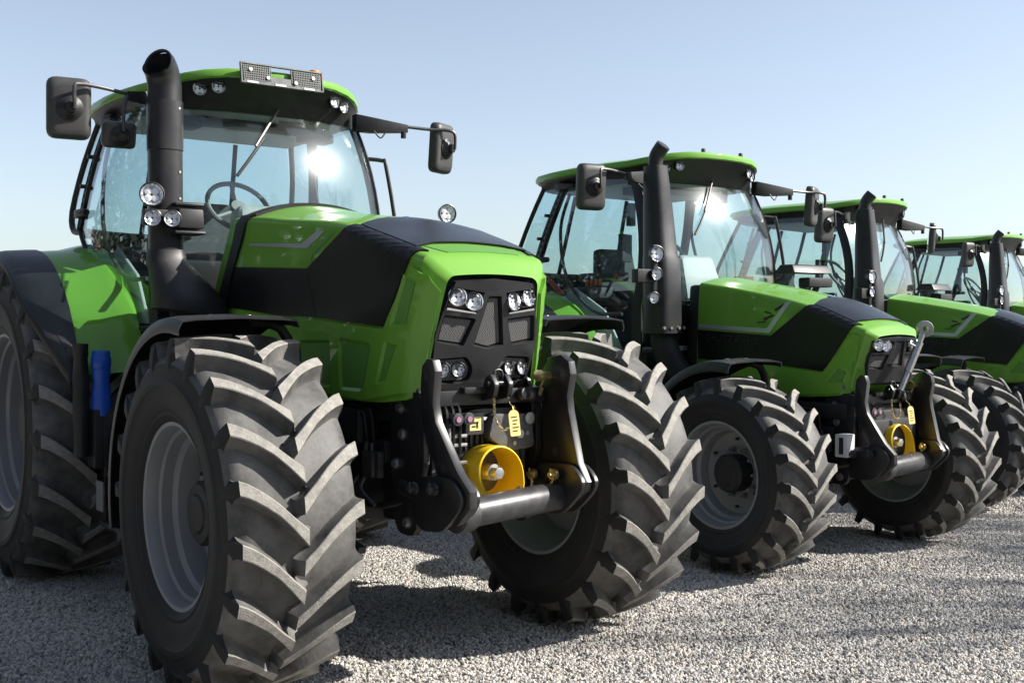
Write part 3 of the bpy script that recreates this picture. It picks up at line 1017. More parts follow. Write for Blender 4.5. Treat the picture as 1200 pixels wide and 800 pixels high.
def rear_fender(tr, cy, cz, rad, xi, xm, xo):
    for s in (-1, 1):
        b = MB()
        rows = []
        for k in range(17):
            a = R(18 + 112 * k / 16)
            row = []
            for x, dr in ((xi, .05), (xi + .04, .055), (xi + .12, .035), (xi + .22, .008), (xm - .03, -.002), (xm, -.006)):
                r = rad + dr
                row.append((s * x, cy - r * cos(a), cz + r * sin(a)))
            rows.append(row)
        b.sheet(rows, .012 * s)
        fo = b.build('rear_fender', 'green_paint', tr, smooth=45)
        b = MB()
        rows = []
        for k in range(17):
            a = R(12 + 118 * k / 16)
            e = max(0, R(52) - a) ** 1.5 * .42
            row = []
            for x, dr in ((xm - .012, .010), (xm + .05, .008), (xo - .07, -.002), (xo - .02, -.014), (xo - .004, -.03), (xo - .0, -.055)):
                r = rad + dr
                row.append((s * (x - (e if x > xm + .06 else 0)), cy - r * cos(a), cz + r * sin(a)))
            rows.append(row)
        b.sheet(rows, .008 * s)
        b.build('fender_extension', 'charcoal', fo, smooth=45)
        # inner wall
        b = MB()
        pl = [(cy - (rad + .04) * cos(R(18 + 112 * k / 16)), cz + (rad + .04) * sin(R(18 + 112 * k / 16))) for k in range(17)] + [(cy + .3, cz), (cy - .6, cz - .1)]
        b.prism(pl, s * (xi + .002), s * (xi + .02))
        b.build('fender_wall', 'green_paint', fo)

def front_fender(tr, R1, xi, xo, sp=0.07):
    for s in (-1, 1):
        rad = R1 + sp
        b = MB()
        rows = []
        n = 18
        for k in range(n + 1):
            a = R(100 - 112 * k / n)          # from just ahead of the top, back and down
            row = []
            for x, dr in ((xi, -.035), (xi + .012, -.006), (xi + .06, .0), ((xi + xo) / 2, .008), (xo - .07, .0), (xo - .015, -.008), (xo, -.045), (xo - .004, -.065)):
                r = rad + dr
                row.append((s * x, r * cos(a), R1 + r * sin(a)))
            rows.append(row)
        b.sheet(rows, .008 * s)
        fo = b.build('front_fender', 'charcoal', tr, smooth=42)
        b = MB()
        b.tube([(s * (xi + .15), .02, R1 + rad - .02), (s * (xi - .05), .08, R1 + rad - .10), (s * (xi - .12), .1, R1 + .25), (s * .62, .1, R1)], .025, n=8, sub=4)
        b.build('fender_strut', 'engine', fo)
        for dx in (.16, .34):
            b = MB()
            b.lathe([(0, .016), (.006, .014), (.008, .001)], (s * (xi + dx), .05, R1 + rad + .006), (0, 0, 1), 10)
            b.build('fender_bolt', 'steel', fo)

# ------------------------------------------------------------------ hood surface
class Hood:
    def __init__(self, tab, r):
        self.tab, self.r = tab, r             # rows: y, Ws, Wb, zs, zc, zb
    def X(self, y, z):
        Ws, Wb, zs, zc, zb = lerp_table(self.tab, y)
        q = max(0, min(1, (z - zb) / (zs - zb)))
        x = Wb + (Ws - Wb) * q ** 1.6
        p = max(0, min(1, (z - (zs - self.r)) / self.r))
        return x - self.r * (1 - math.sqrt(max(0, 1 - p * p)))
    def Z(self, x, y):
        Ws, Wb, zs, zc, zb = lerp_table(self.tab, y)
        return zs + (zc - zs) * max(0, 1 - (x / (Ws - self.r)) ** 2)
    def side(self, s):
        return lambda y, z: (s * self.X(y, z), y, z)
    def top(self, x, y):
        return (x, y, self.Z(x, y))
    def mesh(self, y0, y1, n):
        b = MB()
        rings = []
        for i in range(n + 1):
            t = i / n
            y = y0 + (y1 - y0) * (t ** 1.6)
            Ws, Wb, zs, zc, zb = lerp_table(self.tab, y)
            right = []
            for k in range(9):
                z = zb + (zs - self.r - zb) * k / 8
                right.append((self.X(y, z), z))
            for k in range(1, 6):
                z = zs - self.r + self.r * sin(R(90 * k / 5))
                right.append((self.X(y, z), z))
            for k in range(1, 6):
                x = (Ws - self.r) * (1 - k / 6)
                right.append((x, self.Z(x, y)))
            sec = [(x, y, z) for x, z in right] + [(0, y, zc)] + [(-x, y, z) for x, z in right[::-1]]
            rings.append(sec)
        b.loft(rings, True, False)
        return b

def badge(tr, p, nrm):
    b = MB()
    b.lathe([(0, .032), (.006, .030), (.009, .02), (.010, .001)], p, nrm, 20)
    b.build('emblem', 'emblem_blue', tr)

# ------------------------------------------------------------------ hood with raked nose and rear edge
class RakedHood(Hood):
    def __init__(self, tab, r, zn, kn, yn, zr, kr, yr):
        super().__init__(tab, r)
        self.p = (zn, kn, yn, zr, kr, yr)
    def warp(self, y, z):
        zn, kn, yn, zr, kr, yr = self.p
        a = max(0, min(1, y / yn)) * (zn - z) * kn if z < zn else 0
        t = max(0, min(1, (y - yr) / .6))
        return y + a - t * max(0, z - zr) * kr
    def inv(self, yy, z):
        y = yy
        for _ in range(12):
            y += yy - self.warp(y, z)
        return y
    def uv(self, y, v):
        """unrolled side: v is the height up to the shoulder, then arc length over it"""
        r = self.r
        pz = v
        for _ in range(2):
            py = self.inv(y, min(pz, 9))
            Ws, Wb, zs, zc, zb = lerp_table(self.tab, py)
            if v <= zs - r:
                pz = v; x = self.X(py, v)
            else:
                a = min(pi / 2, (v - (zs - r)) / r)
                pz = zs - r + r * sin(a)
                q = self.X(py, zs - r)
                x = q + (Ws - q) * sin(a) - r * (1 - cos(a)) - max(0, v - (zs - r) - r * pi / 2)
        return x, pz
    def side(self, s):
        def f(y, v):
            x, z = self.uv(y, v)
            return (s * x, y, z)
        return f
    def edge(self, y):
        z = 1.9
        for _ in range(4):
            Ws, Wb, zs, zc, zb = lerp_table(self.tab, self.inv(y, z))
            z = zs
        return zs - self.r + self.r * pi / 2 + .02, Ws - self.r - .006
    def top(self, x, y):
        z = 2
        for _ in range(3):
            py = self.inv(y, z)
            z = self.Z(x, py)
        return (x, y, z)
    def mesh(self, y0, y1, n):
        b = super().mesh(y0, y1, n)
        b.v = [(x, self.warp(y, z), z) for x, y, z in b.v]
        return b

def hitch(tr, H, big):
    """front three-point linkage folded up, with power take-off, couplers and chains"""
    def T(p): return H(Vector(p))
    arm = [(-.60, 1.42), (-.66, 1.485), (-.74, 1.50), (-.80, 1.47), (-.815, 1.41), (-.79, 1.31), (-.80, 1.24), (-.87, 1.0), (-.93, .92), (-.92, .88), (-.79, .79), (-.64, .765), (-.57, .83), (-.58, 1.0), (-.60, 1.26)]
    armR = [(-.64, 1.40), (-.65, 1.46), (-.69, 1.495), (-.735, 1.49), (-.755, 1.44), (-.735, 1.30), (-.76, 1.22), (-.93, 1.02), (-1.02, .95), (-1.02, .88), (-.93, .80), (-.80, .77), (-.74, .82), (-.78, .98), (-.66, 1.18), (-.635, 1.28)]
    for s, pl in ((-1, armR), (1, arm)):
        b = MB()
        b.prism(pl, s * .335, s * .375)
        b.v = [tuple(T(p)) for p in b.v]
        a = b.build('lower_link_arm', 'black_gloss', tr, bevel=.0035, smooth=30)
        b = MB()
        off = -.05 if s < 0 else 0
        b.prism(rounded([(-.60 + off, .98), (-.86 + off, 1.0), (-.95 + off, .93), (-.93 + off, .87), (-.80 + off, .76), (-.62 + off, .74), (-.54 + off, .82)], .05), s * .378, s * .40)
        b.prism(rounded([(-.60 + off, .98), (-.86 + off, 1.0), (-.95 + off, .93), (-.93 + off, .87), (-.80 + off, .76), (-.62 + off, .74), (-.54 + off, .82)], .05), s * .30, s * .322)
        b.v = [tuple(T(p)) for p in b.v]
        b.build('clevis_plate', 'black_gloss', a, bevel=.003, smooth=30)
        for y, z in ((-.62, .93), (-.78, .945)):
            b = MB()
            x0 = .29 if s > 0 else -.405
            b.cyl(T((x0 - .015, y + off, z)), T((x0 - .03, y + off, z)), .026, n=14)
            b.cyl(T((x0 - .03, y + off, z)), T((x0 - .055, y + off, z)), .013, n=10)
            b.cyl(T((x0 - .045, y + off, z - .02)), T((x0 - .045, y + off, z + .03)), .005, n=6)
            b.build('link_pin', 'brass' if s > 0 else 'dark_steel', a)
        b = MB()
        for y, z, r in (((-.70, 1.04, .022), (-.70, .845, .018), (-.72, 1.42, .022)) if s > 0 else ((-.83, 1.03, .02), (-.88, .86, .018), (-.69, 1.42, .02))):
            b.cyl(T((s * .334, y, z)), T((s * .3765, y, z)), r, n=14)
        b.build('pin_hole', 'ink', a)
        if s > 0:
            b = MB()
            b.cyl(T((.28, -.66, 1.40)), T((.37, -.66, 1.40)), .02, n=12)
            b.cyl(T((.26, -.66, 1.40)), T((.28, -.66, 1.40)), .028, n=12)
            b.tube([T((.30, -.66, 1.38)), T((.29, -.64, 1.33)), T((.30, -.63, 1.30)), T((.31, -.64, 1.34))], .005, n=6, sub=3)
            b.build('catch_pin', 'brass', a)
    # cross tube between the lower links
    b = MB()
    b.cyl(T((-.33, -.86, .83)), T((.35, -.75, .84)), .066, n=28)
    b.cyl(T((-.345, -.865, .83)), T((-.26, -.85, .83)), .078, n=28)
    b.build('cross_tube', 'dark_steel', tr, bevel=.004)
    # side brackets bolted to the chassis
    for s in (-1, 1):
        b = MB()
        b.prism(rounded([(-.30, 1.36), (-.55, 1.36), (-.60, 1.26), (-.60, 1.02), (-.54, .90), (-.54, .72), (-.50, .68), (-.38, .68), (-.34, .74), (-.32, 1.0)], .03), s * .335, s * .30)
        b.prism(rounded([(-.45, 1.45), (-.52, 1.46), (-.60, 1.30), (-.60, 1.15), (-.5, 1.15)], .02), s * .30, s * .275)
        b.v = [tuple(T(p)) for p in b.v]
        pb = b.build('hitch_bracket', 'black_gloss', tr, bevel=.006)
        for y, z in ((-.40, 1.26), (-.42, 1.14), (-.46, .74), (-.50, 1.40), (-.36, 1.0)):
            b = MB()
            b.cyl(T((s * .335, y, z)), T((s * .352, y, z)), .019, n=6)
            b.lathe([(0, .028), (.004, .028), (.005, .001)], T((s * .335, y, z)), (s, 0, 0), 14)
            b.build('bolt', 'steel', pb)
    b = MB()
    b.cyl(T((-.31, -.40, .90)), T((-.30, -.72, .85)), .045, n=16)
    b.build('lift_cylinder', 'engine', tr)
    b = MB()
    b.cyl(T((.31, -.40, .90)), T((.30, -.70, .86)), .045, n=16)
    b.build('lift_cylinder', 'engine', tr)
    # upper cross beam and couplers
    b = MB()
    b.box(T((0, -.60, 1.31)), (.66, .07, .07))
    b.box(T((-.05, -.645, 1.345)), (.22, .05, .03))
    beam = b.build('cross_beam', 'charcoal', tr, bevel=.008)
    b = MB()
    for x in (-.03, .05):
        b.prism(rounded([(-.62, 1.29), (-.72, 1.31), (-.74, 1.37), (-.70, 1.42), (-.66, 1.40), (-.64, 1.35)], .015), x - .012, x + .012)
    b.cyl((-.06, -.70, 1.375), (.08, -.70, 1.375), .013, n=12)
    b.tube([(-.01, -.70, 1.38), (-.01, -.69, 1.43), (.03, -.69, 1.43), (.03, -.70, 1.38)], .006, n=6, sub=3)
    b.v = [tuple(T(p)) for p in b.v]
    b.build('top_link_bracket', 'black_gloss', beam, bevel=.004)
    for x in (.20, .25):
        b = MB()
        b.lathe([(0, .028), (.01, .034), (.03, .034), (.04, .028), (.045, .001)], T((x - .02, -.63, 1.33 - .02)), (.2, -1, .2), 16)
        b.build('round_knob', 'black_gloss', beam)
    for x in (-.215, -.155):
        b = MB()
        b.cyl(T((x, -.60, 1.22)), T((x, -.69, 1.22)), .024, n=18)
        b.cyl(T((x, -.68, 1.22)), T((x, -.70, 1.22)), .029, n=18)
        cp = b.build('hydraulic_coupler', 'dark_steel', tr, bevel=.003)
        b = MB()
        b.cyl(T((x, -.70, 1.22)), T((x, -.706, 1.22)), .013, n=18)
        b.build('dust_cap', 'pink', cp)
    # gearbox with arched housing
    b = MB()
    outer = arc((0, .98), .20, 0, 180, 16)
    b.prism([(.26, .80), (.27, 1.18), (.22, 1.25), (-.02, 1.25), (-.26, 1.20), (-.27, .80)], -.50, -.56, 'xz')
    b.prism(rounded([(.27, 1.06), (.25, 1.22), (.03, 1.23), (.0, 1.12), (.12, 1.05)], .03), -.56, -.63, 'xz')
    b.v = [tuple(T(p)) for p in b.v]
    gb = b.build('pto_gearbox', 'cast_grey', tr, bevel=.012, smooth=40)
    b = MB()
    b.tube([T((-.20, -.57, .80)), T((-.20, -.57, 1.02)), T((-.14, -.57, 1.15)), T((0, -.57, 1.20)), T((.16, -.57, 1.14)), T((.21, -.57, 1.0)), T((.21, -.57, .80))], .02, n=8, sub=4)
    b.build('housing_rib', 'black_gloss', gb)
    b = MB()
    for k in range(9):
        b.box(T((-.12 + .03 * k, -.565, 1.12)), (.009, .02, .12))
    b.build('cooling_fin', 'ink', gb)
    b = MB()
    b.cyl(T((.17, -.62, 1.13)), T((.17, -.65, 1.13)), .022, n=6)
    for a in range(3):
        b.cyl(T((.17 + .05 * cos(a * 2.1), -.62, 1.13 + .05 * sin(a * 2.1))), T((.17 + .05 * cos(a * 2.1), -.638, 1.13 + .05 * sin(a * 2.1))), .011, n=6)
    b.cyl(T((.23, -.62, 1.20)), T((.23, -.645, 1.20)), .028, n=16)
    b.build('cover_bolt', 'steel', gb)
    # hoses, valves and fittings on the right of the housing
    b = MB()
    for k in range(5):
        x = -.30 + .035 * k
        b.tube([T((x, -.60, 1.28)), T((x - .02, -.66, 1.24)), T((x - .01, -.64, 1.14 - .02 * k)), T((x + .03, -.58, 1.05))], .008, n=6, sub=4)
    b.build('hose', 'engine', tr)
    b = MB()
    b.tube([T((-.24, -.66, 1.18)), T((-.24, -.66, .92))], .010, n=8)
    for z in (1.14, 1.10, 1.02, .98):
        b.box(T((-.20, -.64, z)), (.13, .025, .014))
    b.box(T((-.25, -.64, 1.07)), (.05, .04, .05))
    b.build('valve_fitting', 'steel', tr, bevel=.002)
    # yellow shield with shaft
    c = T((0.0, -.60, .965)) + Vector((0, 0 if big else -.03, 0 if big else .025))
    k = T((1, 0, 0)) - T((0, 0, 0))
    b = MB()
    n = 30
    rings = []
    def sec(y, r, e=0.0):
        out = []
        for j in range(n):
            a = 2 * pi * j / n
            rx, rz = r * cos(a), r * sin(a)
            if cos(a) > 0 and sin(a) < 0:        # squared lower corner
                m = 1 + .14 * (sin(2 * a) ** 2)
                rx *= m; rz *= m
            out.append(c + Vector((rx, y + e * rz, rz)))
        return out
    rings = [sec(.06, .045), sec(.055, .112), sec(.02, .122), sec(-.13, .126, .18), sec(-.135, .119, .18), sec(.02, .114), sec(.045, .104), sec(.05, .045)]
    b.loft(rings, True, False)
    sh = b.build('pto_shield', 'yellow', tr, smooth=40)
    b = MB()
    b.prism(rounded([(.078, -.105), (.105, -.085), (.10, -.06), (.075, -.075)], .008), -.002, .002, 'xz')
    b.build('shield_slot', 'ink', sh, loc=c + Vector((0, -.135, .0)))
    b = MB()
    b.cyl(c + Vector((0, .1, 0)), c + Vector((0, -.075, 0)), .044, .038, n=22)
    b.cyl(c + Vector((0, -.075, 0)), c + Vector((0, -.115, 0)), .026, n=18)
    for j in range(6):
        a = j * pi / 3
        b.box(c + Vector((.025 * cos(a), -.096, .025 * sin(a))), (.007, .036, .007), Matrix.Rotation(-a, 3, 'Y'))
    b.build('pto_shaft', 'steel', tr, bevel=.002)
    # warning sticker
    b = MB()
    b.box(T((-.08, -.637, 1.19)), (.062, .003, .062))
    st = b.build('warning_sticker', 'paper_yellow', tr)
    b = MB()
    b.box(T((-.08, -.640, 1.195)), (.03, .002, .008)).box(T((-.07, -.640, 1.185)), (.008, .002, .03)).box(T((-.09, -.640, 1.178)), (.02, .002, .006))
    b.build('sticker_print', 'ink', st)
    b = MB()
    b.box(T((-.08, -.615, 1.19)), (.10, .04, .10))
    b.build('sticker_plate', 'dark_steel', st, bevel=.004)
    # chains
    def chain(path, parent):
        P = spline([T(p) for p in path], 10)
        L_ = [0]
        for i in range(1, len(P)):
            L_.append(L_[-1] + (P[i] - P[i - 1]).length)
        b = MB()
        d, i, fl = 0, 0, 0
        while d < L_[-1]:
            while L_[i + 1] < d: i += 1
            t = (d - L_[i]) / max(1e-6, L_[i + 1] - L_[i])
            p = P[i].lerp(P[i + 1], t)
            dr = (P[i + 1] - P[i]).normalized()
            u, w = b.frame(dr)
            q = u if fl else w
            ringp = [p + dr * .0105 * cos(2 * pi * j / 8) + q * .006 * sin(2 * pi * j / 8) for j in range(9)]
            b.tube(ringp, .0022, n=4)
            d += .015; fl ^= 1
        b.build('chain', 'brass', parent)
    chain([(-.02, -.70, 1.36), (-.02, -.71, 1.22), (.03, -.71, 1.16), (.09, -.70, 1.20), (.10, -.69, 1.26)], tr)
    chain([(.26, -.62, .92), (.245, -.65, .84), (.255, -.70, .80), (.25, -.76, .86), (.25, -.79, .93)], tr)
    chain([(-.245, -.67, 1.14), (-.24, -.675, 1.0), (-.245, -.67, .95)], tr)
    return T

def chassis(tr, R1, track, w, k):
    b = MB()
    b.box((0, .45, .98 * k), (.52, 1.9, .56 * k)).box((0, -.36, 1.02 * k), (.50, .36, .34 * k)).box((0, 1.9, .85 * k), (.50, 1.4, .55 * k))
    b.box((0, .4, 1.24 * k), (.66, 1.6, .12))
    b.build('engine_block', 'engine', tr, bevel=.03)
    b = MB()
    h = track / 2 - w / 2 + .06
    b.loft([[(x, y * q, R1 + z * q) for y, z in ((-.10, -.10), (.10, -.10), (.12, .0), (.09, .11), (-.09, .11), (-.12, 0))] for x, q in ((-h, .9), (-h + .12, .8), (-.3, 1.0), (0, 1.35), (.3, 1.0), (h - .12, .8), (h, .9))])
    for s in (-1, 1):
        b.cyl((s * (h - .02), 0, R1 - .17), (s * (h - .02), 0, R1 + .20), .075, n=16)
        b.tube([(s * (h - .08), .16, R1 + .02), (s * .2, .18, R1 - .0)], .022, n=8)
    b.build('front_axle', 'engine', tr, bevel=.012)
    for s in (-1, 1):
        b = MB()
        b.box((s * .36, .1, 1.16 * k), (.12, .5, .16 * k))
        b.box((s * .33, -.25, 1.05 * k), (.06, .10, .10))
        b.tube([(s * .37, .5, 1.24 * k), (s * .38, -.1, 1.25 * k), (s * .37, -.2, 1.2 * k), (s * .37, -.22, .95 * k)], .010, n=6, sub=4)
        b.tube([(s * .39, .5, 1.22 * k), (s * .40, -.1, 1.23 * k), (s * .39, -.17, 1.18 * k), (s * .38, -.19, .95 * k)], .010, n=6, sub=4)
        b.tube([(s * .35, -.1, .78 * k), (s * .36, -.3, .80 * k), (s * .30, -.45, .84 * k)], .016, n=8, sub=3)
        b.build('hose_run', 'engine', tr, bevel=.006)
    b = MB()
    b.box((-.40, -.23, .99 * k), (.03, .09, .12)).box((-.385, -.29, .99 * k), (.03, .04, .12))
    b.cyl((-.40, -.20, 1.05 * k), (-.40, -.20, 1.09 * k), .012, n=8)
    b.cyl((-.40, -.25, 1.05 * k), (-.40, -.25, 1.09 * k), .012, n=8)
    b.tube([(-.42, -.22, .93 * k), (-.43, -.2, .87 * k), (-.40, -.28, .80 * k)], .012, n=8, sub=3)
    b.tube([(-.42, -.16, .93 * k), (-.46, -.1, .84 * k)], .008, n=6)
    b.build('valve_block', 'dark_steel', tr, bevel=.004)
    b = MB()
    b.box((-.44, .02, .62 * k), (.04, .5, .03), Matrix.Rotation(R(8), 3, 'X'))
    b.build('tie_rod', 'dark_steel', tr)

def side_tanks(tr, cab_y, k, blue):
    for s in (-1, 1):
        b = MB()
        b.box((s * .68, cab_y - .16, .92 * k), (.44, .68, .62 * k))
        b.build('fuel_tank', 'black_plastic', tr, bevel=.06, seg=3)
        b = MB()
        for j, z in enumerate((.50, .78, 1.06)):
            b.box((s * (.97 - .03 * j), cab_y - .17, z * k), (.20, .40, .03))
        for y in (cab_y - .37, cab_y + .03):
            b.box((s * .95, y, .80 * k), (.18, .02, .66 * k))
        b.build('step_ladder', 'black_plastic', tr, bevel=.008)
    if blue:
        p = Vector((-1.04, cab_y + .075, .01))
        b = MB()
        b.lathe([(1.10, .001), (1.10, .055), (1.22, .055), (1.30, .045), (1.34, .052), (1.37, .052)], p, (0, 0, 1), 24)
        c = b.build('blue_filler_neck', 'blue', tr)
        b = MB()
        b.lathe([(1.37, .050), (1.385, .056), (1.43, .056), (1.445, .05), (1.46, .052), (1.475, .045), (1.477, .001)], p, (0, 0, 1), 24)
        b.build('blue_cap', 'blue', c)
        b = MB()
        b.box((-1.03, cab_y + .09, .98), (.13, .13, .34))
        b.build('filler_box', 'charcoal', tr, bevel=.01)
        p = Vector((-1.145, cab_y + .11, .025))
        b = MB()
        b.lathe([(.85, .001), (.85, .042), (1.30, .046), (1.42, .038), (1.43, .043), (1.50, .043), (1.505, .001)], p, (0, 0, 1), 24)
        b.build('fuel_filler', 'black_plastic', tr)
        b = MB()
        b.box((-1.08, cab_y - .02, .66), (.01, .12, .17))
        b.build('step_plate', 'interior_grey', tr, bevel=.003)

WH = {}
def wheels(tr, key, R1, w1, rim1, t1, R2, w2, rim2, t2, wb):
    if key not in WH:
        WH[key] = (tyre_mesh('front_tyre_' + key, R1, w1, rim1, 20, .066 * R1 / .8), rim_mesh('front_rim_' + key, w1, rim1),
                   tyre_mesh('rear_tyre_' + key, R2, w2, rim2, 21, .066), rim_mesh('rear_rim_' + key, w2, rim2))
    a, b_, c, d = WH[key]
    for s in (-1, 1):
        wheel(tr, 'front_wheel', a, b_, w1, rim1, rim1 * .36, (s * t1 / 2, 0, R1), -s, 10)
        wheel(tr, 'rear_wheel', c, d, w2, rim2, rim2 * .34, (s * t2 / 2, wb, R2), -s, 10)
        b = MB()
        b.cyl((0, wb, R2), (s * (t2 / 2 - .05), wb, R2), .16, .13, n=20)
        b.build('rear_axle', 'engine', tr)

# ------------------------------------------------------------------ the big tractor
def big_tractor():
    tr = empty('tractor')
    Y0, Z0 = 1.69, 3.06
    wheels(tr, 'a', .80, .60, .405, 2.0, 1.0, .70, .56, 2.04, 2.92)
    front_fender(tr, .80, .72, 1.28, .075)
    rear_fender(tr, 2.92, 1.0, 1.10, .76, 1.14, 1.385)
    chassis(tr, .80, 2.0, .6, 1.0)
    side_tanks(tr, Y0, 1.0, True)
    build_cab(tr, Y0, Z0, True)
    # hood
    H = RakedHood([(-.672, .25, .298, 1.862, 1.872, 1.33), (-.606, .336, .362, 1.955, 1.970, 1.30), (-.45, .368, .39, 2.005, 2.022, 1.285),
                   (-.2, .388, .405, 2.075, 2.098, 1.28), (.05, .398, .415, 2.138, 2.172, 1.28), (.5, .41, .43, 2.185, 2.235, 1.30), (1.0, .42, .45, 2.225, 2.29, 1.42), (1.55, .43, .465, 2.25, 2.34, 1.55)], .04,
                  1.84, .24, -.6, 1.75, .5, .7)
    H.mesh(-.672, 1.55, 60).build('hood', 'green_paint', tr, smooth=30)
    def E(y): return H.edge(y)[0]
    ys_ = [-.08, -.18, -.28, -.38, -.48, -.565]
    for s in (-1, 1):
        b = MB()
        b.panel([(1.36, 1.74), (1.30, 1.965), (.378, 1.925), (.262, 1.676), (.70, 1.688)], H.side(s), step=.03, proud=.008, depth=.01, flip=s)
        b.build('side_grille', 'black_mesh', tr, smooth=30)
        b = MB()
        b.panel([(.37, 1.925), (-.02, E(-.02) - .05)] + [(y, E(y)) for y in ys_] + [(-.36, 1.632), (.254, 1.675)], H.side(s), step=.022, proud=.010, depth=.01, flip=s)
        b.build('side_grille', 'black_mesh', tr, smooth=30)
        b = MB()
        b.panel([(1.05, 2.088), (.44, 2.055), (.32, 2.098), (.265, 2.115), (.205, 2.105), (.385, 2.028), (1.05, 2.074)], H.side(s), step=.04, proud=.004, depth=.004, flip=s)
        b.build('trim_strip', 'silver_trim', tr)
        b = MB()
        b.panel([(.135, 2.105), (.10, 2.095), (.325, 1.99), (.345, 1.945), (.358, 1.945), (.345, 2.012)], H.side(s), step=.04, proud=.0025, depth=.004, flip=s)
        b.build('panel_groove', 'green_matte', tr)
        rec = [(-.50, 1.87), (-.585, 1.835), (-.52, 1.64), (-.405, 1.635)], [(-.37, 1.57), (-.455, 1.55), (-.375, 1.38), (-.295, 1.36)], rounded([(.035, 1.58), (-.265, 1.556), (-.195, 1.325), (.015, 1.325)], .03), rounded([(.43, 1.56), (.11, 1.565), (.10, 1.33), (.43, 1.33)], .03)
        b = MB()
        nose = [(H.warp(-.662, z), z) for z in (1.79, 1.7, 1.6, 1.5, 1.42, 1.345)]
        b.panel([(.75, 1.315), (.75, 1.678), (.25, 1.664), (-.36, 1.621), (-.545, 1.905), (-.622, 1.86)] + nose + [(-.2, 1.288), (.3, 1.305)], H.side(s), step=.02, proud=.016, depth=.004,
                recess=[(rec[0], .012, .012), (rec[1], .012, .012), (rec[2], .011, .016), (rec[3], .011, .016)], flip=s)
        lp = b.build('lower_side_panel', 'green_paint', tr, smooth=32)
        for q in rec:
            b = MB()
            b.panel(shrink(q, .018), H.side(s), step=.05, proud=.0065, depth=.002, flip=s)
            b.build('vent_screen', 'green_matte', lp)
        b = MB()
        b.panel([(1.47, 1.72), (1.33, 1.96), (1.245, 2.12), (1.19, E(1.19)), (1.07, E(1.07)), (1.13, 2.12), (1.23, 1.96), (1.35, 1.72)], H.side(s), step=.04, proud=.016, depth=.02, flip=s)
        b.build('hood_seal', 'black_plastic', tr, smooth=40)
    b = MB()
    ex = lambda y: H.edge(y)[1]
    left = [(-ex(y), y) for y in (-.06, -.18, -.30, -.42, -.50)]
    b.panel([(-.2, .02), (0, .06), (.2, .02)] + [(-x, y) for x, y in left] + [(.2, -.46), (0, -.45), (-.2, -.46)] + left[::-1], H.top, step=.03, proud=.0125, depth=.004)
    b.build('top_grille', 'black_mesh', tr, smooth=30)
    b = MB()
    b.panel([(-.26, -.485), (.26, -.485), (.20, -.595), (-.20, -.595)], H.top, step=.04, proud=.003, depth=.006)
    b.build('nose_insert', 'green_matte', tr)
    b = MB()
    b.panel([(-ex(1.19) - .01, 1.19), (ex(1.19) + .01, 1.19), (ex(1.07) + .01, 1.07), (-ex(1.07) - .01, 1.07)], H.top, step=.05, proud=.016, depth=.02)
    b.build('hood_seal', 'black_plastic', tr, smooth=40)
    badge(tr, (0, .09, H.top(0, .09)[2] + .002), (0, 0, 1))
    # grille face
    def F(x, z): return (x, -.692 + (1.85 - z) * .235 + .05 * abs(x) + .10 * x * x, z)
    out = [(-.215, 1.835), (0, 1.848), (.215, 1.835), (.245, 1.76), (.285, 1.60), (.28, 1.48), (.245, 1.35), (-.245, 1.35), (-.28, 1.48), (-.285, 1.60), (-.245, 1.76)]
    mid = rounded([(-.255, 1.69), (-.085, 1.672), (-.135, 1.545), (-.275, 1.565)], .015)
    hl = [(-.228, 1.815), (-.06, 1.79), (-.09, 1.693), (-.25, 1.715)]
    ctr = [(-.035, 1.775), (.035, 1.775), (.085, 1.55), (0, 1.53), (-.085, 1.55)]
    low = rounded([(-.265, 1.49), (-.11, 1.50), (-.07, 1.45), (-.075, 1.40), (-.11, 1.375), (-.245, 1.375)], .02)
    mx = lambda p: [(-x, z) for x, z in p]
    cells = [mid, hl, low, mx(mid), mx(hl), mx(low), ctr]
    b = MB()
    b.panel(out, F, step=.03, proud=.012, depth=.02, recess=[(c, .045, .012) for c in cells], flip=1)
    gr = b.build('grille', 'charcoal', tr, smooth=30)
    b = MB()
    b.box((0, -.45, 1.58), (.56, .03, .56))  # black board, the shade behind the grille put into its colour
    b.build('dark_backing', 'ink', tr)
    for c in cells:
        b = MB()
        b.panel(shrink(c, .013), F, step=.04, proud=-.030, depth=.004, flip=1)
        b.build('grille_screen', 'grille_mesh' if c not in (hl, cells[4]) else 'ink', gr)
    for s in (-1, 1):
        b = MB()
        b.panel([(s * x, z) for x, z in ((-.243, 1.722), (-.093, 1.700), (-.093, 1.694), (-.246, 1.712))], F, step=.04, proud=.014, depth=.02, flip=1)
        b.build('chrome_trim', 'chrome', gr)
        for x, z, r in ((.20, 1.768, .041), (.112, 1.748, .041)):
            p = Vector(F(s * x, z)) + Vector((0, -.008, 0))
            lamp(tr, 'headlight', p, (s * .22, -1, .12), r, .06, 'chrome')
        for x, z, r in ((.142, 1.437, .034), (.222, 1.437, .034)):
            p = Vector(F(s * x, z)) + Vector((0, -.004, 0))
            lamp(tr, 'fog_lamp', p, (s * .22, -1, .1), r, .05, 'black_gloss')
    # exhaust stack
    b = MB()
    cx, cy = -.755, 1.49
    sq = lambda r, q: [(r * math.copysign(abs(cos(2 * pi * k / 28)) ** q, cos(2 * pi * k / 28)), r * math.copysign(abs(sin(2 * pi * k / 28)) ** q, sin(2 * pi * k / 28))) for k in range(28)]
    rings = []
    for dx, dy, z, r, q, tilt in ((0, 0, 2.0, .092, .75, 0), (0, 0, 2.62, .092, .75, 0), (0, 0, 2.625, .096, .75, 0), (0, 0, 2.90, .096, .75, 0)):
        rings.append([(cx + dx + x, cy + dy + y, z + tilt * (x * .85 + y * .45)) for x, y in sq(r, q)])
    b.loft(rings)
    exo = b.build('exhaust_stack', 'charcoal', tr, smooth=38)
    b = MB()
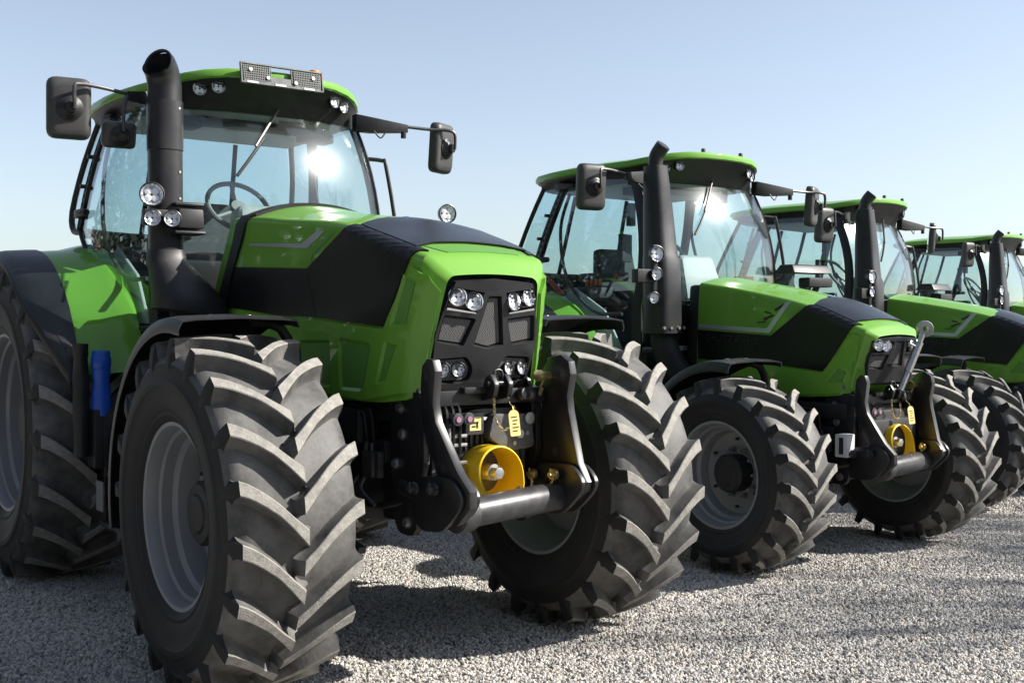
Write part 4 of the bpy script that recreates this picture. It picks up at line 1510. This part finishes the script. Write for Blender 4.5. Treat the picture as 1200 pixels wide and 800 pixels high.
    tip, nd = Vector((cx - .050, cy - .040, 3.105)), Vector((-.76, -.52, .32)).normalized()
    path = spline([(cx, cy, 2.86), (cx, cy, 2.95), (cx - .004, cy - .003, 3.01), (cx - .022, cy - .017, 3.07), tuple(tip)], 4)
    b.tube(path, .0945, n=28, caps=False)
    rim_ = [[tip + nd * a + (u_ * cos(2 * pi * k / 28) + w_ * sin(2 * pi * k / 28)) * r for k in range(28)] for u_, w_ in (b.frame(nd),) for a, r in ((-.03, .090), (.004, .0935), (.008, .089), (.002, .080), (-.01, .078))]
    b.loft(rim_, True, False)
    b.build('exhaust_tip', 'charcoal', exo, smooth=40)
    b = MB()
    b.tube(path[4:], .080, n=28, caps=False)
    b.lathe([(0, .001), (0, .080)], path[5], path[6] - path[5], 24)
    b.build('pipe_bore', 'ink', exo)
    b = MB()
    rings = []
    for dx, dy, z, rx, ry in ((.10, -.10, 1.70, .20, .17), (.10, -.10, 1.78, .20, .17), (.055, -.06, 1.90, .155, .14), (.004, -.004, 2.0, .104, .104), (0, 0, 2.06, .098, .098)):
        rings.append([(cx + dx + x * rx / .1, cy + dy + y * ry / .1, z - (.3 * x if z < 1.95 else 0)) for x, y in sq(.1, .65)])
    b.loft(rings)
    b.build('exhaust_elbow', 'black_plastic', exo, smooth=38)
    b = MB()
    for z in (2.50, 2.86, 2.35):
        b.cyl((cx + .05, cy - .075, z), (cx + .055, cy - .088, z), .007, n=8)
    b.build('shroud_screw', 'steel', exo)
    # lamp cluster on the exhaust
    b = MB()
    b.box((cx + .10, cy - .07, 2.235), (.15, .15, .11), taper=(.95, .9))
    b.box((cx + .09, cy - .08, 2.155), (.18, .15, .02)).box((cx + .09, cy - .08, 2.315), (.17, .13, .02))
    b.box((cx - .06, cy - .09, 2.235), (.2, .06, .09))
    b.build('lamp_bracket', 'black_plastic', tr, bevel=.012)
    lamp(tr, 'work_lamp', (-.868, 1.385, 2.362), (-.25, -1, .05), .064, .07)
    lamp(tr, 'work_lamp', (-.878, 1.345, 2.228), (-.2, -1, 0), .046, .06)
    lamp(tr, 'work_lamp', (-.778, 1.315, 2.226), (-.2, -1, 0), .046, .06)
    b = MB()
    b.tube([(.74, 1.66, 2.25), (.95, 1.58, 2.28), (1.16, 1.52, 2.30)], .018, n=8)
    b.box((1.0, 1.56, 2.23), (.4, .1, .08))
    b.build('lamp_bracket', 'black_plastic', tr, bevel=.01)
    lamp(tr, 'work_lamp', (1.165, 1.48, 2.375), (-.1, -1, .0), .060, .07)
    # number plate frame on the roof edge
    b = MB()
    w_, h_ = .53, .118
    rotp = Matrix.Rotation(R(-8), 3, 'X')
    c = Vector((-.035, 1.475, 3.13))
    def bar(x, z, sx, sz, sy=.012): b.box(c + rotp @ Vector((x, 0, z)), (sx, sy, sz), rotp)
    for z in (-h_ / 2, h_ / 2): bar(0, z, w_, .008, .02)
    bar(0, -h_ / 2 + .012, w_ - .03, .012, .014)
    for x in (-w_ / 2, w_ / 2): bar(x, 0, .008, h_ + .008, .02)
    for x in (-.085, .06): bar(x, 0, .006, h_ - .008)
    bar(-.175, .004, .165, h_ - .022, .006); bar(.16, .004, .185, h_ - .022, .006)
    bar(-.012, -.03, .135, .045, .006)
    pf = b.build('number_plate_frame', 'cast_grey', tr)
    b = MB()
    for k in range(16):
        for x0 in (-.25, .075):
            b.box(c + rotp @ Vector((x0 + .0115 * k, -.008, .004)), (.003, .004, h_ - .03), rotp)
    for k in range(7):
        b.box(c + rotp @ Vector((-.175, -.008, -.04 + .014 * k)), (.16, .004, .003), rotp).box(c + rotp @ Vector((.16, -.008, -.04 + .014 * k)), (.18, .004, .003), rotp)
    b.build('frame_lattice', 'interior_grey', pf)
    b = MB()
    for x, z in ((-.21, .02), (.20, .015), (-.10, -.02), (.08, -.03)):
        b.cyl(c + rotp @ Vector((x, -.008, z)), c + rotp @ Vector((x, -.018, z)), .011, n=12)
    b.build('frame_clip', 'steel', pf)
    b = MB()
    for x in (-.20, -.02, .17):
        b.box(c + rotp @ Vector((x, -.012, -h_ / 2 + .003)), (.07, .004, .012), rotp)
    b.build('frame_tab', 'white_plastic', pf)
    b = MB()
    for x in (-.15, .12):
        b.tube([c + Vector((x, .01, -.03)), c + Vector((x, .10, .0))], .01, n=6)
    b.build('frame_stay', 'black_plastic', pf)
    b = MB()
    b.lathe([(0, .001), (0, .04), (.02, .045), (.07, .036), (.08, .001)], (.33, 1.78, 3.20), (0, 0, 1), 20)
    b.build('beacon', 'orange', tr)
    hitch(tr, lambda p: p, True)
    return tr

# ------------------------------------------------------------------ the smaller tractors
def small_tractor():
    tr = empty('tractor')
    Y0, Z0 = 1.21, 2.855
    wheels(tr, 'b', .645, .50, .345, 1.87, .88, .58, .49, 1.86, 2.42)
    front_fender(tr, .645, .66, 1.17, .10)
    rear_fender(tr, 2.42, .88, .98, .80, 1.04, 1.22)
    chassis(tr, .645, 1.87, .5, .84)
    side_tanks(tr, Y0, .86, False)
    build_cab(tr, Y0, Z0, False)
    H = RakedHood([(-.560, .215, .245, 1.552, 1.562, 1.22), (-.505, .283, .298, 1.602, 1.628, 1.165), (-.43, .30, .315, 1.63, 1.66, 1.15),
                   (-.1, .325, .345, 1.755, 1.795, 1.13), (.25, .335, .36, 1.835, 1.88, 1.13), (.9, .345, .375, 1.94, 1.985, 1.18), (1.1, .35, .38, 1.955, 2.0, 1.2)], .035,
                  1.56, .30, -.5, 2.2, 0, .7)
    H.mesh(-.560, .95, 56).build('hood', 'green_paint', tr, smooth=30)
    def E(y): return H.edge(y)[0]
    ys_ = [-.11, -.2, -.3, -.4, -.455]
    for s in (-1, 1):
        b = MB()
        b.panel([(.93, 1.365), (.94, 1.585), (.235, 1.548), (-.05, E(-.05) - .06)] + [(y, E(y)) for y in ys_] + [(-.21, 1.311), (.29, 1.353)], H.side(s), step=.022, proud=.010, depth=.01, flip=s)
        b.build('side_grille', 'black_mesh', tr, smooth=30)
        b = MB()
        b.panel([(.94, 1.628), (.28, 1.598), (.12, 1.785), (.075, 1.785), (.255, 1.565), (.94, 1.60)], H.side(s), step=.04, proud=.004, depth=.004, flip=s)
        b.build('trim_strip', 'silver_trim', tr)
        cu = bpy.data.curves.new('lettering', 'FONT')
        cu.body = 'DEUTZ-FAHR'
        cu.size, cu.extrude = .075, .002
        ob = bpy.data.objects.new('lettering', cu)
        COL.objects.link(ob)
        bpy.context.view_layer.update()
        me = bpy.data.meshes.new_from_object(ob.evaluated_get(bpy.context.evaluated_depsgraph_get()))
        bpy.data.objects.remove(ob)
        me.materials.clear()
        me.materials.append(MATS['charcoal'])
        x1 = max(v.co.x for v in me.vertices)
        fs_ = H.side(s)
        for v in me.vertices:
            u = v.co.x / x1
            yy = (.86 - .52 * u) if s < 0 else (.34 + .52 * u)
            P_ = fs_(yy, 1.505 + v.co.y - .025 * (1 - (yy - .34) / .52))
            v.co = (P_[0] + s * (.0105 + v.co.z), P_[1], P_[2])
        link('lettering', me, tr)
        for q in ([(.32, 1.67), (.23, 1.70), (.215, 1.69), (.30, 1.655)], [(.22, 1.735), (.14, 1.775), (.125, 1.762), (.205, 1.722)], [(.37, 1.645), (.285, 1.65), (.30, 1.64), (.37, 1.637)], [(.30, 1.725), (.24, 1.71), (.25, 1.70), (.31, 1.713)]):
            b = MB()
            b.panel(q, H.side(s), step=.05, proud=.003, depth=.003, flip=s)
            b.build('vent_slot', 'ink', tr)
        rec = [(-.315, 1.345), (-.385, 1.31), (-.35, 1.23), (-.225, 1.23)]
        b = MB()
        b.panel([(.6, 1.14), (.6, 1.352), (.29, 1.343), (-.205, 1.301), (-.43, 1.57), (-.475, 1.55), (-.45, 1.40), (-.42, 1.36), (-.40, 1.17), (0, 1.14)], H.side(s), step=.03, proud=.014, depth=.004, recess=[(rec, .011, .010)], flip=s)
        lp = b.build('lower_side_panel', 'green_paint', tr, smooth=32)
        b = MB()
        b.panel(shrink(rec, .013), H.side(s), step=.05, proud=.0055, depth=.002, flip=s)
        b.build('vent_screen', 'green_matte', lp)
    ex = lambda y: H.edge(y)[1]
    left = [(-ex(y), y) for y in (-.09, -.2, -.3, -.40)]
    b = MB()
    b.panel([(-.18, -.06), (0, -.04), (.18, -.06)] + [(-x, y) for x, y in left] + [(.15, -.425), (0, -.43), (-.15, -.425)] + left[::-1], H.top, step=.03, proud=.0125, depth=.004)
    b.build('top_grille', 'black_mesh', tr, smooth=30)
    badge(tr, (0, -.015, H.top(0, -.015)[2] + .002), (0, -.2, 1))
    b = MB()
    b.box((0, 1.03, 1.60), (.70, .13, .66), taper=(.9, 1))
    b.build('hood_seal', 'black_plastic', tr, bevel=.03)
    def F(x, z): return (x, -.585 + (1.55 - z) * .27 + .06 * abs(x) + .16 * x * x, z)
    out = [(-.20, 1.535), (0, 1.545), (.20, 1.535), (.262, 1.42), (.262, 1.36), (.23, 1.24), (-.23, 1.24), (-.262, 1.36), (-.262, 1.42)]
    hl = [(-.245, 1.52), (-.06, 1.52), (-.085, 1.445), (-.25, 1.445)]
    mid = [(-.255, 1.43), (-.085, 1.43), (-.12, 1.33), (-.24, 1.34)]
    ctr = [(-.045, 1.52), (.045, 1.52), (.08, 1.35), (-.08, 1.35)]
    mx = lambda p: [(-x, z) for x, z in p]
    cells = [hl, mid, ctr, mx(hl), mx(mid)]
    b = MB()
    b.panel(out, F, step=.03, proud=.010, depth=.02, recess=[(c, .04, .01) for c in cells], flip=1)
    gr = b.build('grille', 'charcoal', tr, smooth=30)
    b = MB()
    b.box((0, -.38, 1.36), (.50, .03, .36))  # black sheet painted as the dark inside of the nose
    b.build('dark_backing', 'ink', tr)
    for c in cells:
        b = MB()
        b.panel(shrink(c, .011), F, step=.04, proud=-.026, depth=.004, flip=1)
        b.build('grille_screen', 'grille_mesh', gr)
    for s in (-1, 1):
        for x, z in ((.142, 1.487), (.215, 1.492)):
            lamp(tr, 'headlight', Vector(F(s * x, z)) + Vector((0, -.012, 0)), (s * .3, -1, .1), .036, .05, 'chrome')
    # exhaust: wide tapered shroud with a bent pipe
    b = MB()
    sq = lambda r, q: [(r * math.copysign(abs(cos(2 * pi * k / 28)) ** q, cos(2 * pi * k / 28)), r * math.copysign(abs(sin(2 * pi * k / 28)) ** q, sin(2 * pi * k / 28))) for k in range(28)]
    rings = []
    for x0, y0_, z, r in ((-.725, .96, 1.56, .125), (-.728, .962, 1.9, .125), (-.732, .966, 2.10, .123), (-.737, .972, 2.14, .113), (-.752, .985, 2.5, .096), (-.767, .995, 2.80, .078), (-.767, .995, 2.805, .05)):
        rings.append([(x0 + x, y0_ + y, z) for x, y in sq(r, .62)])
    b.loft(rings)
    exo = b.build('exhaust_shroud', 'charcoal', tr, smooth=38)
    b = MB()
    P = [(-.767, .995, 2.74), (-.767, .995, 2.83), (-.762, .978, 2.89), (-.748, .93, 2.95)]
    b.tube(P, .056, n=20, sub=4)
    pipe = b.build('exhaust_pipe', 'charcoal', exo)
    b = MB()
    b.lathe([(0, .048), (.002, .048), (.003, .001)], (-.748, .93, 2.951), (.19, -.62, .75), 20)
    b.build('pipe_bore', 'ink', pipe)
    b = MB()
    for dx in (-.10, -.03, .05, .10):
        b.cyl((-.725 + dx, .84, 1.60), (-.725 + dx, .828, 1.60), .012, n=8)
    b.build('shroud_screw', 'steel', exo)
    b = MB()
    b.tube([(-.66, 1.0, 1.60), (-.68, .98, 1.45), (-.55, .9, 1.2), (-.35, .8, 1.1)], .10, n=16, sub=3)
    b.build('exhaust_elbow', 'engine', exo)
    b = MB()
    b.box((-.86, .91, 2.0), (.06, .06, .42)).box((-.95, .92, 1.98), (.18, .07, .10))
    b.build('lamp_bracket', 'black_plastic', tr, bevel=.01)
    for x, y, z, r in ((-.872, .865, 2.14, .058), (-.88, .86, 1.995, .046), (-.905, .86, 1.82, .042)):
        lamp(tr, 'work_lamp', (x, y, z), (-.2, -1, 0), r, .06)
    b = MB()
    b.box((.95, 1.02, 2.08), (.5, .22, .07), taper=(.9, .6)).box((1.05, .98, 1.97), (.3, .12, .08))
    b.build('side_lamp_console', 'black_plastic', tr, bevel=.015)
    b = MB()
    for x in (-.2, .22):
        b.box((x, 1.06, 2.965), (.02, .03, .05))
    b.build('roof_clip', 'dark_steel', tr, bevel=.004)
    b = MB()
    b.box((-.40, -.44, .83), (.10, .09, .15), Matrix.Rotation(R(8), 3, 'Z'))
    bx = b.build('white_sensor_box', 'white_plastic', tr, bevel=.006)
    b = MB()
    b.box((-.452, -.45, .83), (.004, .03, .11), Matrix.Rotation(R(8), 3, 'Z'))
    b.build('sensor_label', 'ink', bx)
    T = hitch(tr, lambda p: Vector((p.x * .92, p.y * .80 + .035, .64 + (p.z - .78) * .92)), False)
    # top link raised in front of the nose
    b = MB()
    p0, p1 = Vector((-.03, -.60, 1.19)), Vector((.155, -.66, 1.60))
    d = (p1 - p0).normalized()
    b.cyl(p0, p0.lerp(p1, .35), .020, n=14)
    b.cyl(p0.lerp(p1, .3), p0.lerp(p1, .78), .027, n=14)
    b.cyl(p0.lerp(p1, .76), p0.lerp(p1, .92), .018, n=14)
    b.lathe([(-.018, .02), (-.02, .05), (-.008, .056), (.008, .056), (.02, .05), (.018, .02), (-.018, .02)], p1, (-.6, -.8, 0), 22)
    b.tube([p0.lerp(p1, .70), p0.lerp(p1, .72) + Vector((-.07, 0, .01)), p0.lerp(p1, .72) + Vector((-.10, 0, .02))], .008, n=8)
    b.build('top_link', 'steel', tr)
    return tr

def hang_tag(p, label):
    b = MB()
    b.prism(rounded([(-.026, -.06), (.026, -.06), (.026, .045), (.012, .06), (-.012, .06), (-.026, .045)], .008), -.0012, .0012, 'xz')
    o = b.build('hang_tag', 'paper_yellow', None, loc=p)
    o.rotation_euler = (R(-6), R(-4), R(-12))
    b = MB()
    for k in range(5):
        b.box((0.0 + .004 * (k % 2), -.0022, .028 - .016 * k), (.03 - .006 * (k % 3), .001, .004))
    b.build('tag_print', 'ink', o)
    b = MB()
    b.tube([(0, 0, .05), (.004, .01, .075), (-.004, .02, .09), (0, .03, .10)], .0018, n=5, sub=3)
    b.build('tag_string', 'brass', o)
    tag(o, label, 'tag', 'hang tags on the front linkages')

big = big_tractor()
tag(big, 'largest green tractor with number plate frame on its roof and twin right-hand mirrors', 'tractor', 'green tractors parked in a row')
t2 = small_tractor()
t2.location = (3.60, .22, 0)
t2.rotation_euler = (0, 0, R(-.8))
tag(t2, 'green tractor beside the largest one, with a raised steel top link before its nose', 'tractor', 'green tractors parked in a row')
t3 = copy_tree(t2, None, ('top_link', 'white_sensor_box'))
t3.location = (7.23, 1.04, -.071)
t3.rotation_euler = (0, 0, R(10))
tag(t3, 'green tractor standing between the one with the raised top link and the farthest one', 'tractor')
t4 = copy_tree(t3)
t4.location = (12.6, 2.75, -.085)
t4.rotation_euler = (0, 0, R(6.6))
tag(t4, 'farthest green tractor, at the far end of the row', 'tractor')
hang_tag((.085, -.715, 1.19), 'yellow paper tag hanging before the gearbox of the largest tractor')
hang_tag((3.66, -.40, 1.02), 'yellow paper tag hanging on the linkage under the raised top link')

# ------------------------------------------------------------------ trees across the yard, behind the viewpoint: mirrored in glass and paint, bare ones casting streaks on the gravel, belt added to cut sky fill
mat('bark', (0.09, 0.075, 0.06), 0.9, bump=(40, 0.5, 'noise'))
mat('conifer', (0.030, 0.042, 0.022), 0.8, noise=(0.7, 0.35, 0.8, (0.055, 0.062, 0.035)))
def bare_tree(name, loc, height, seed, label):
    rnd = random.Random(seed)
    t = empty(name, None, loc)
    trunk, crown = MB(), MB()
    def grow(p, d, ln, r, lvl):
        q = p + d * ln
        mid = p.lerp(q, .5) + Vector((rnd.uniform(-1, 1), rnd.uniform(-1, 1), 0)) * ln * .05
        (trunk if lvl < 2 else crown).tube([p, mid, q], [r, r * .85, r * .68], n=7 if lvl < 2 else (4 if lvl < 4 else 3))
        if lvl == 6: return
        n = 3 if lvl < 3 else 2
        for k in range(n):
            a = rnd.uniform(0, 2 * pi)
            sp = rnd.uniform(.25, .50) if k else rnd.uniform(.03, .15)
            u, w = trunk.frame(d)
            nd = (d * cos(sp) + (u * cos(a) + w * sin(a)) * sin(sp) + Vector((0, 0, .22))).normalized()
            grow(q, nd, ln * rnd.uniform(.66, .84), r * .62, lvl + 1)
    grow(Vector((0, 0, -.1)), Vector((0, 0, 1)), height * .25, height * .017, 0)
    trunk.build('trunk', 'bark', t)
    crown.build('crown', 'bark', t)
    tag(t, label, 'tree', 'bare trees across the yard')
bare_tree('bare_tree', (14.3, -9.2, -.1), 13.5, 4, 'bare tree across the yard whose branch shadows streak the gravel')
bare_tree('bare_tree', (16.6, -8.6, -.1), 13.0, 9, 'second bare tree across the yard, shading the gravel before the third tractor')

rnd = random.Random(21)
b = MB()  # unseen evergreen belt, added to dim sky fill on the shaded sides
for k in range(34):
    yaw = R(150 + 195 * k / 33)
    rad = rnd.uniform(17, 21)
    bx_, by_ = -2 + rad * sin(yaw), -2 + rad * cos(yaw)
    h = rnd.uniform(8.5, 12)
    b.tube([(bx_, by_, -.1), (bx_, by_, h * .9)], [.22, .05], n=6)
    for j in range(520):
        f = rnd.random() ** .8
        z = .6 + (h - .6) * f
        rr = (1 - f) ** .7 * 2.3 * math.sqrt(rnd.random()) + .1
        a = rnd.uniform(0, 2 * pi)
        c = Vector((bx_ + rr * cos(a), by_ + rr * sin(a), z))
        u = Vector((rnd.uniform(-1, 1), rnd.uniform(-1, 1), rnd.uniform(-.6, .6))).normalized() * rnd.uniform(.25, .5)
        w = Vector((rnd.uniform(-1, 1), rnd.uniform(-1, 1), rnd.uniform(-1, .2))).normalized() * rnd.uniform(.2, .4)
        b.add([c - u - w, c + u - w * .6, c + u * .7 + w, c - u * .5 + w * .8], [(0, 1, 2, 3)])
belt = b.build('fill_blocking_tree_belt', 'conifer', smooth=20)
tag(belt, 'unseen belt of dark evergreen trees, added to block low sky fill and mirrored in the cab glass', None, None, 'stuff')

b = MB()
b.tube([(-.05, .0, 0), (0, .012, .004), (.05, .0, 0), (.075, -.012, .006)], [.006, .005, .005, .003], n=6, sub=3)
b.tube([(.01, .01, .004), (.03, .035, .01)], [.003, .002], n=5)
tw = b.build('twig', 'bark', None, loc=(2.21, -.37, .012))
tw.rotation_euler = (0, 0, R(-30))
tag(tw, 'small dark twig lying on the pale gravel', 'twig')
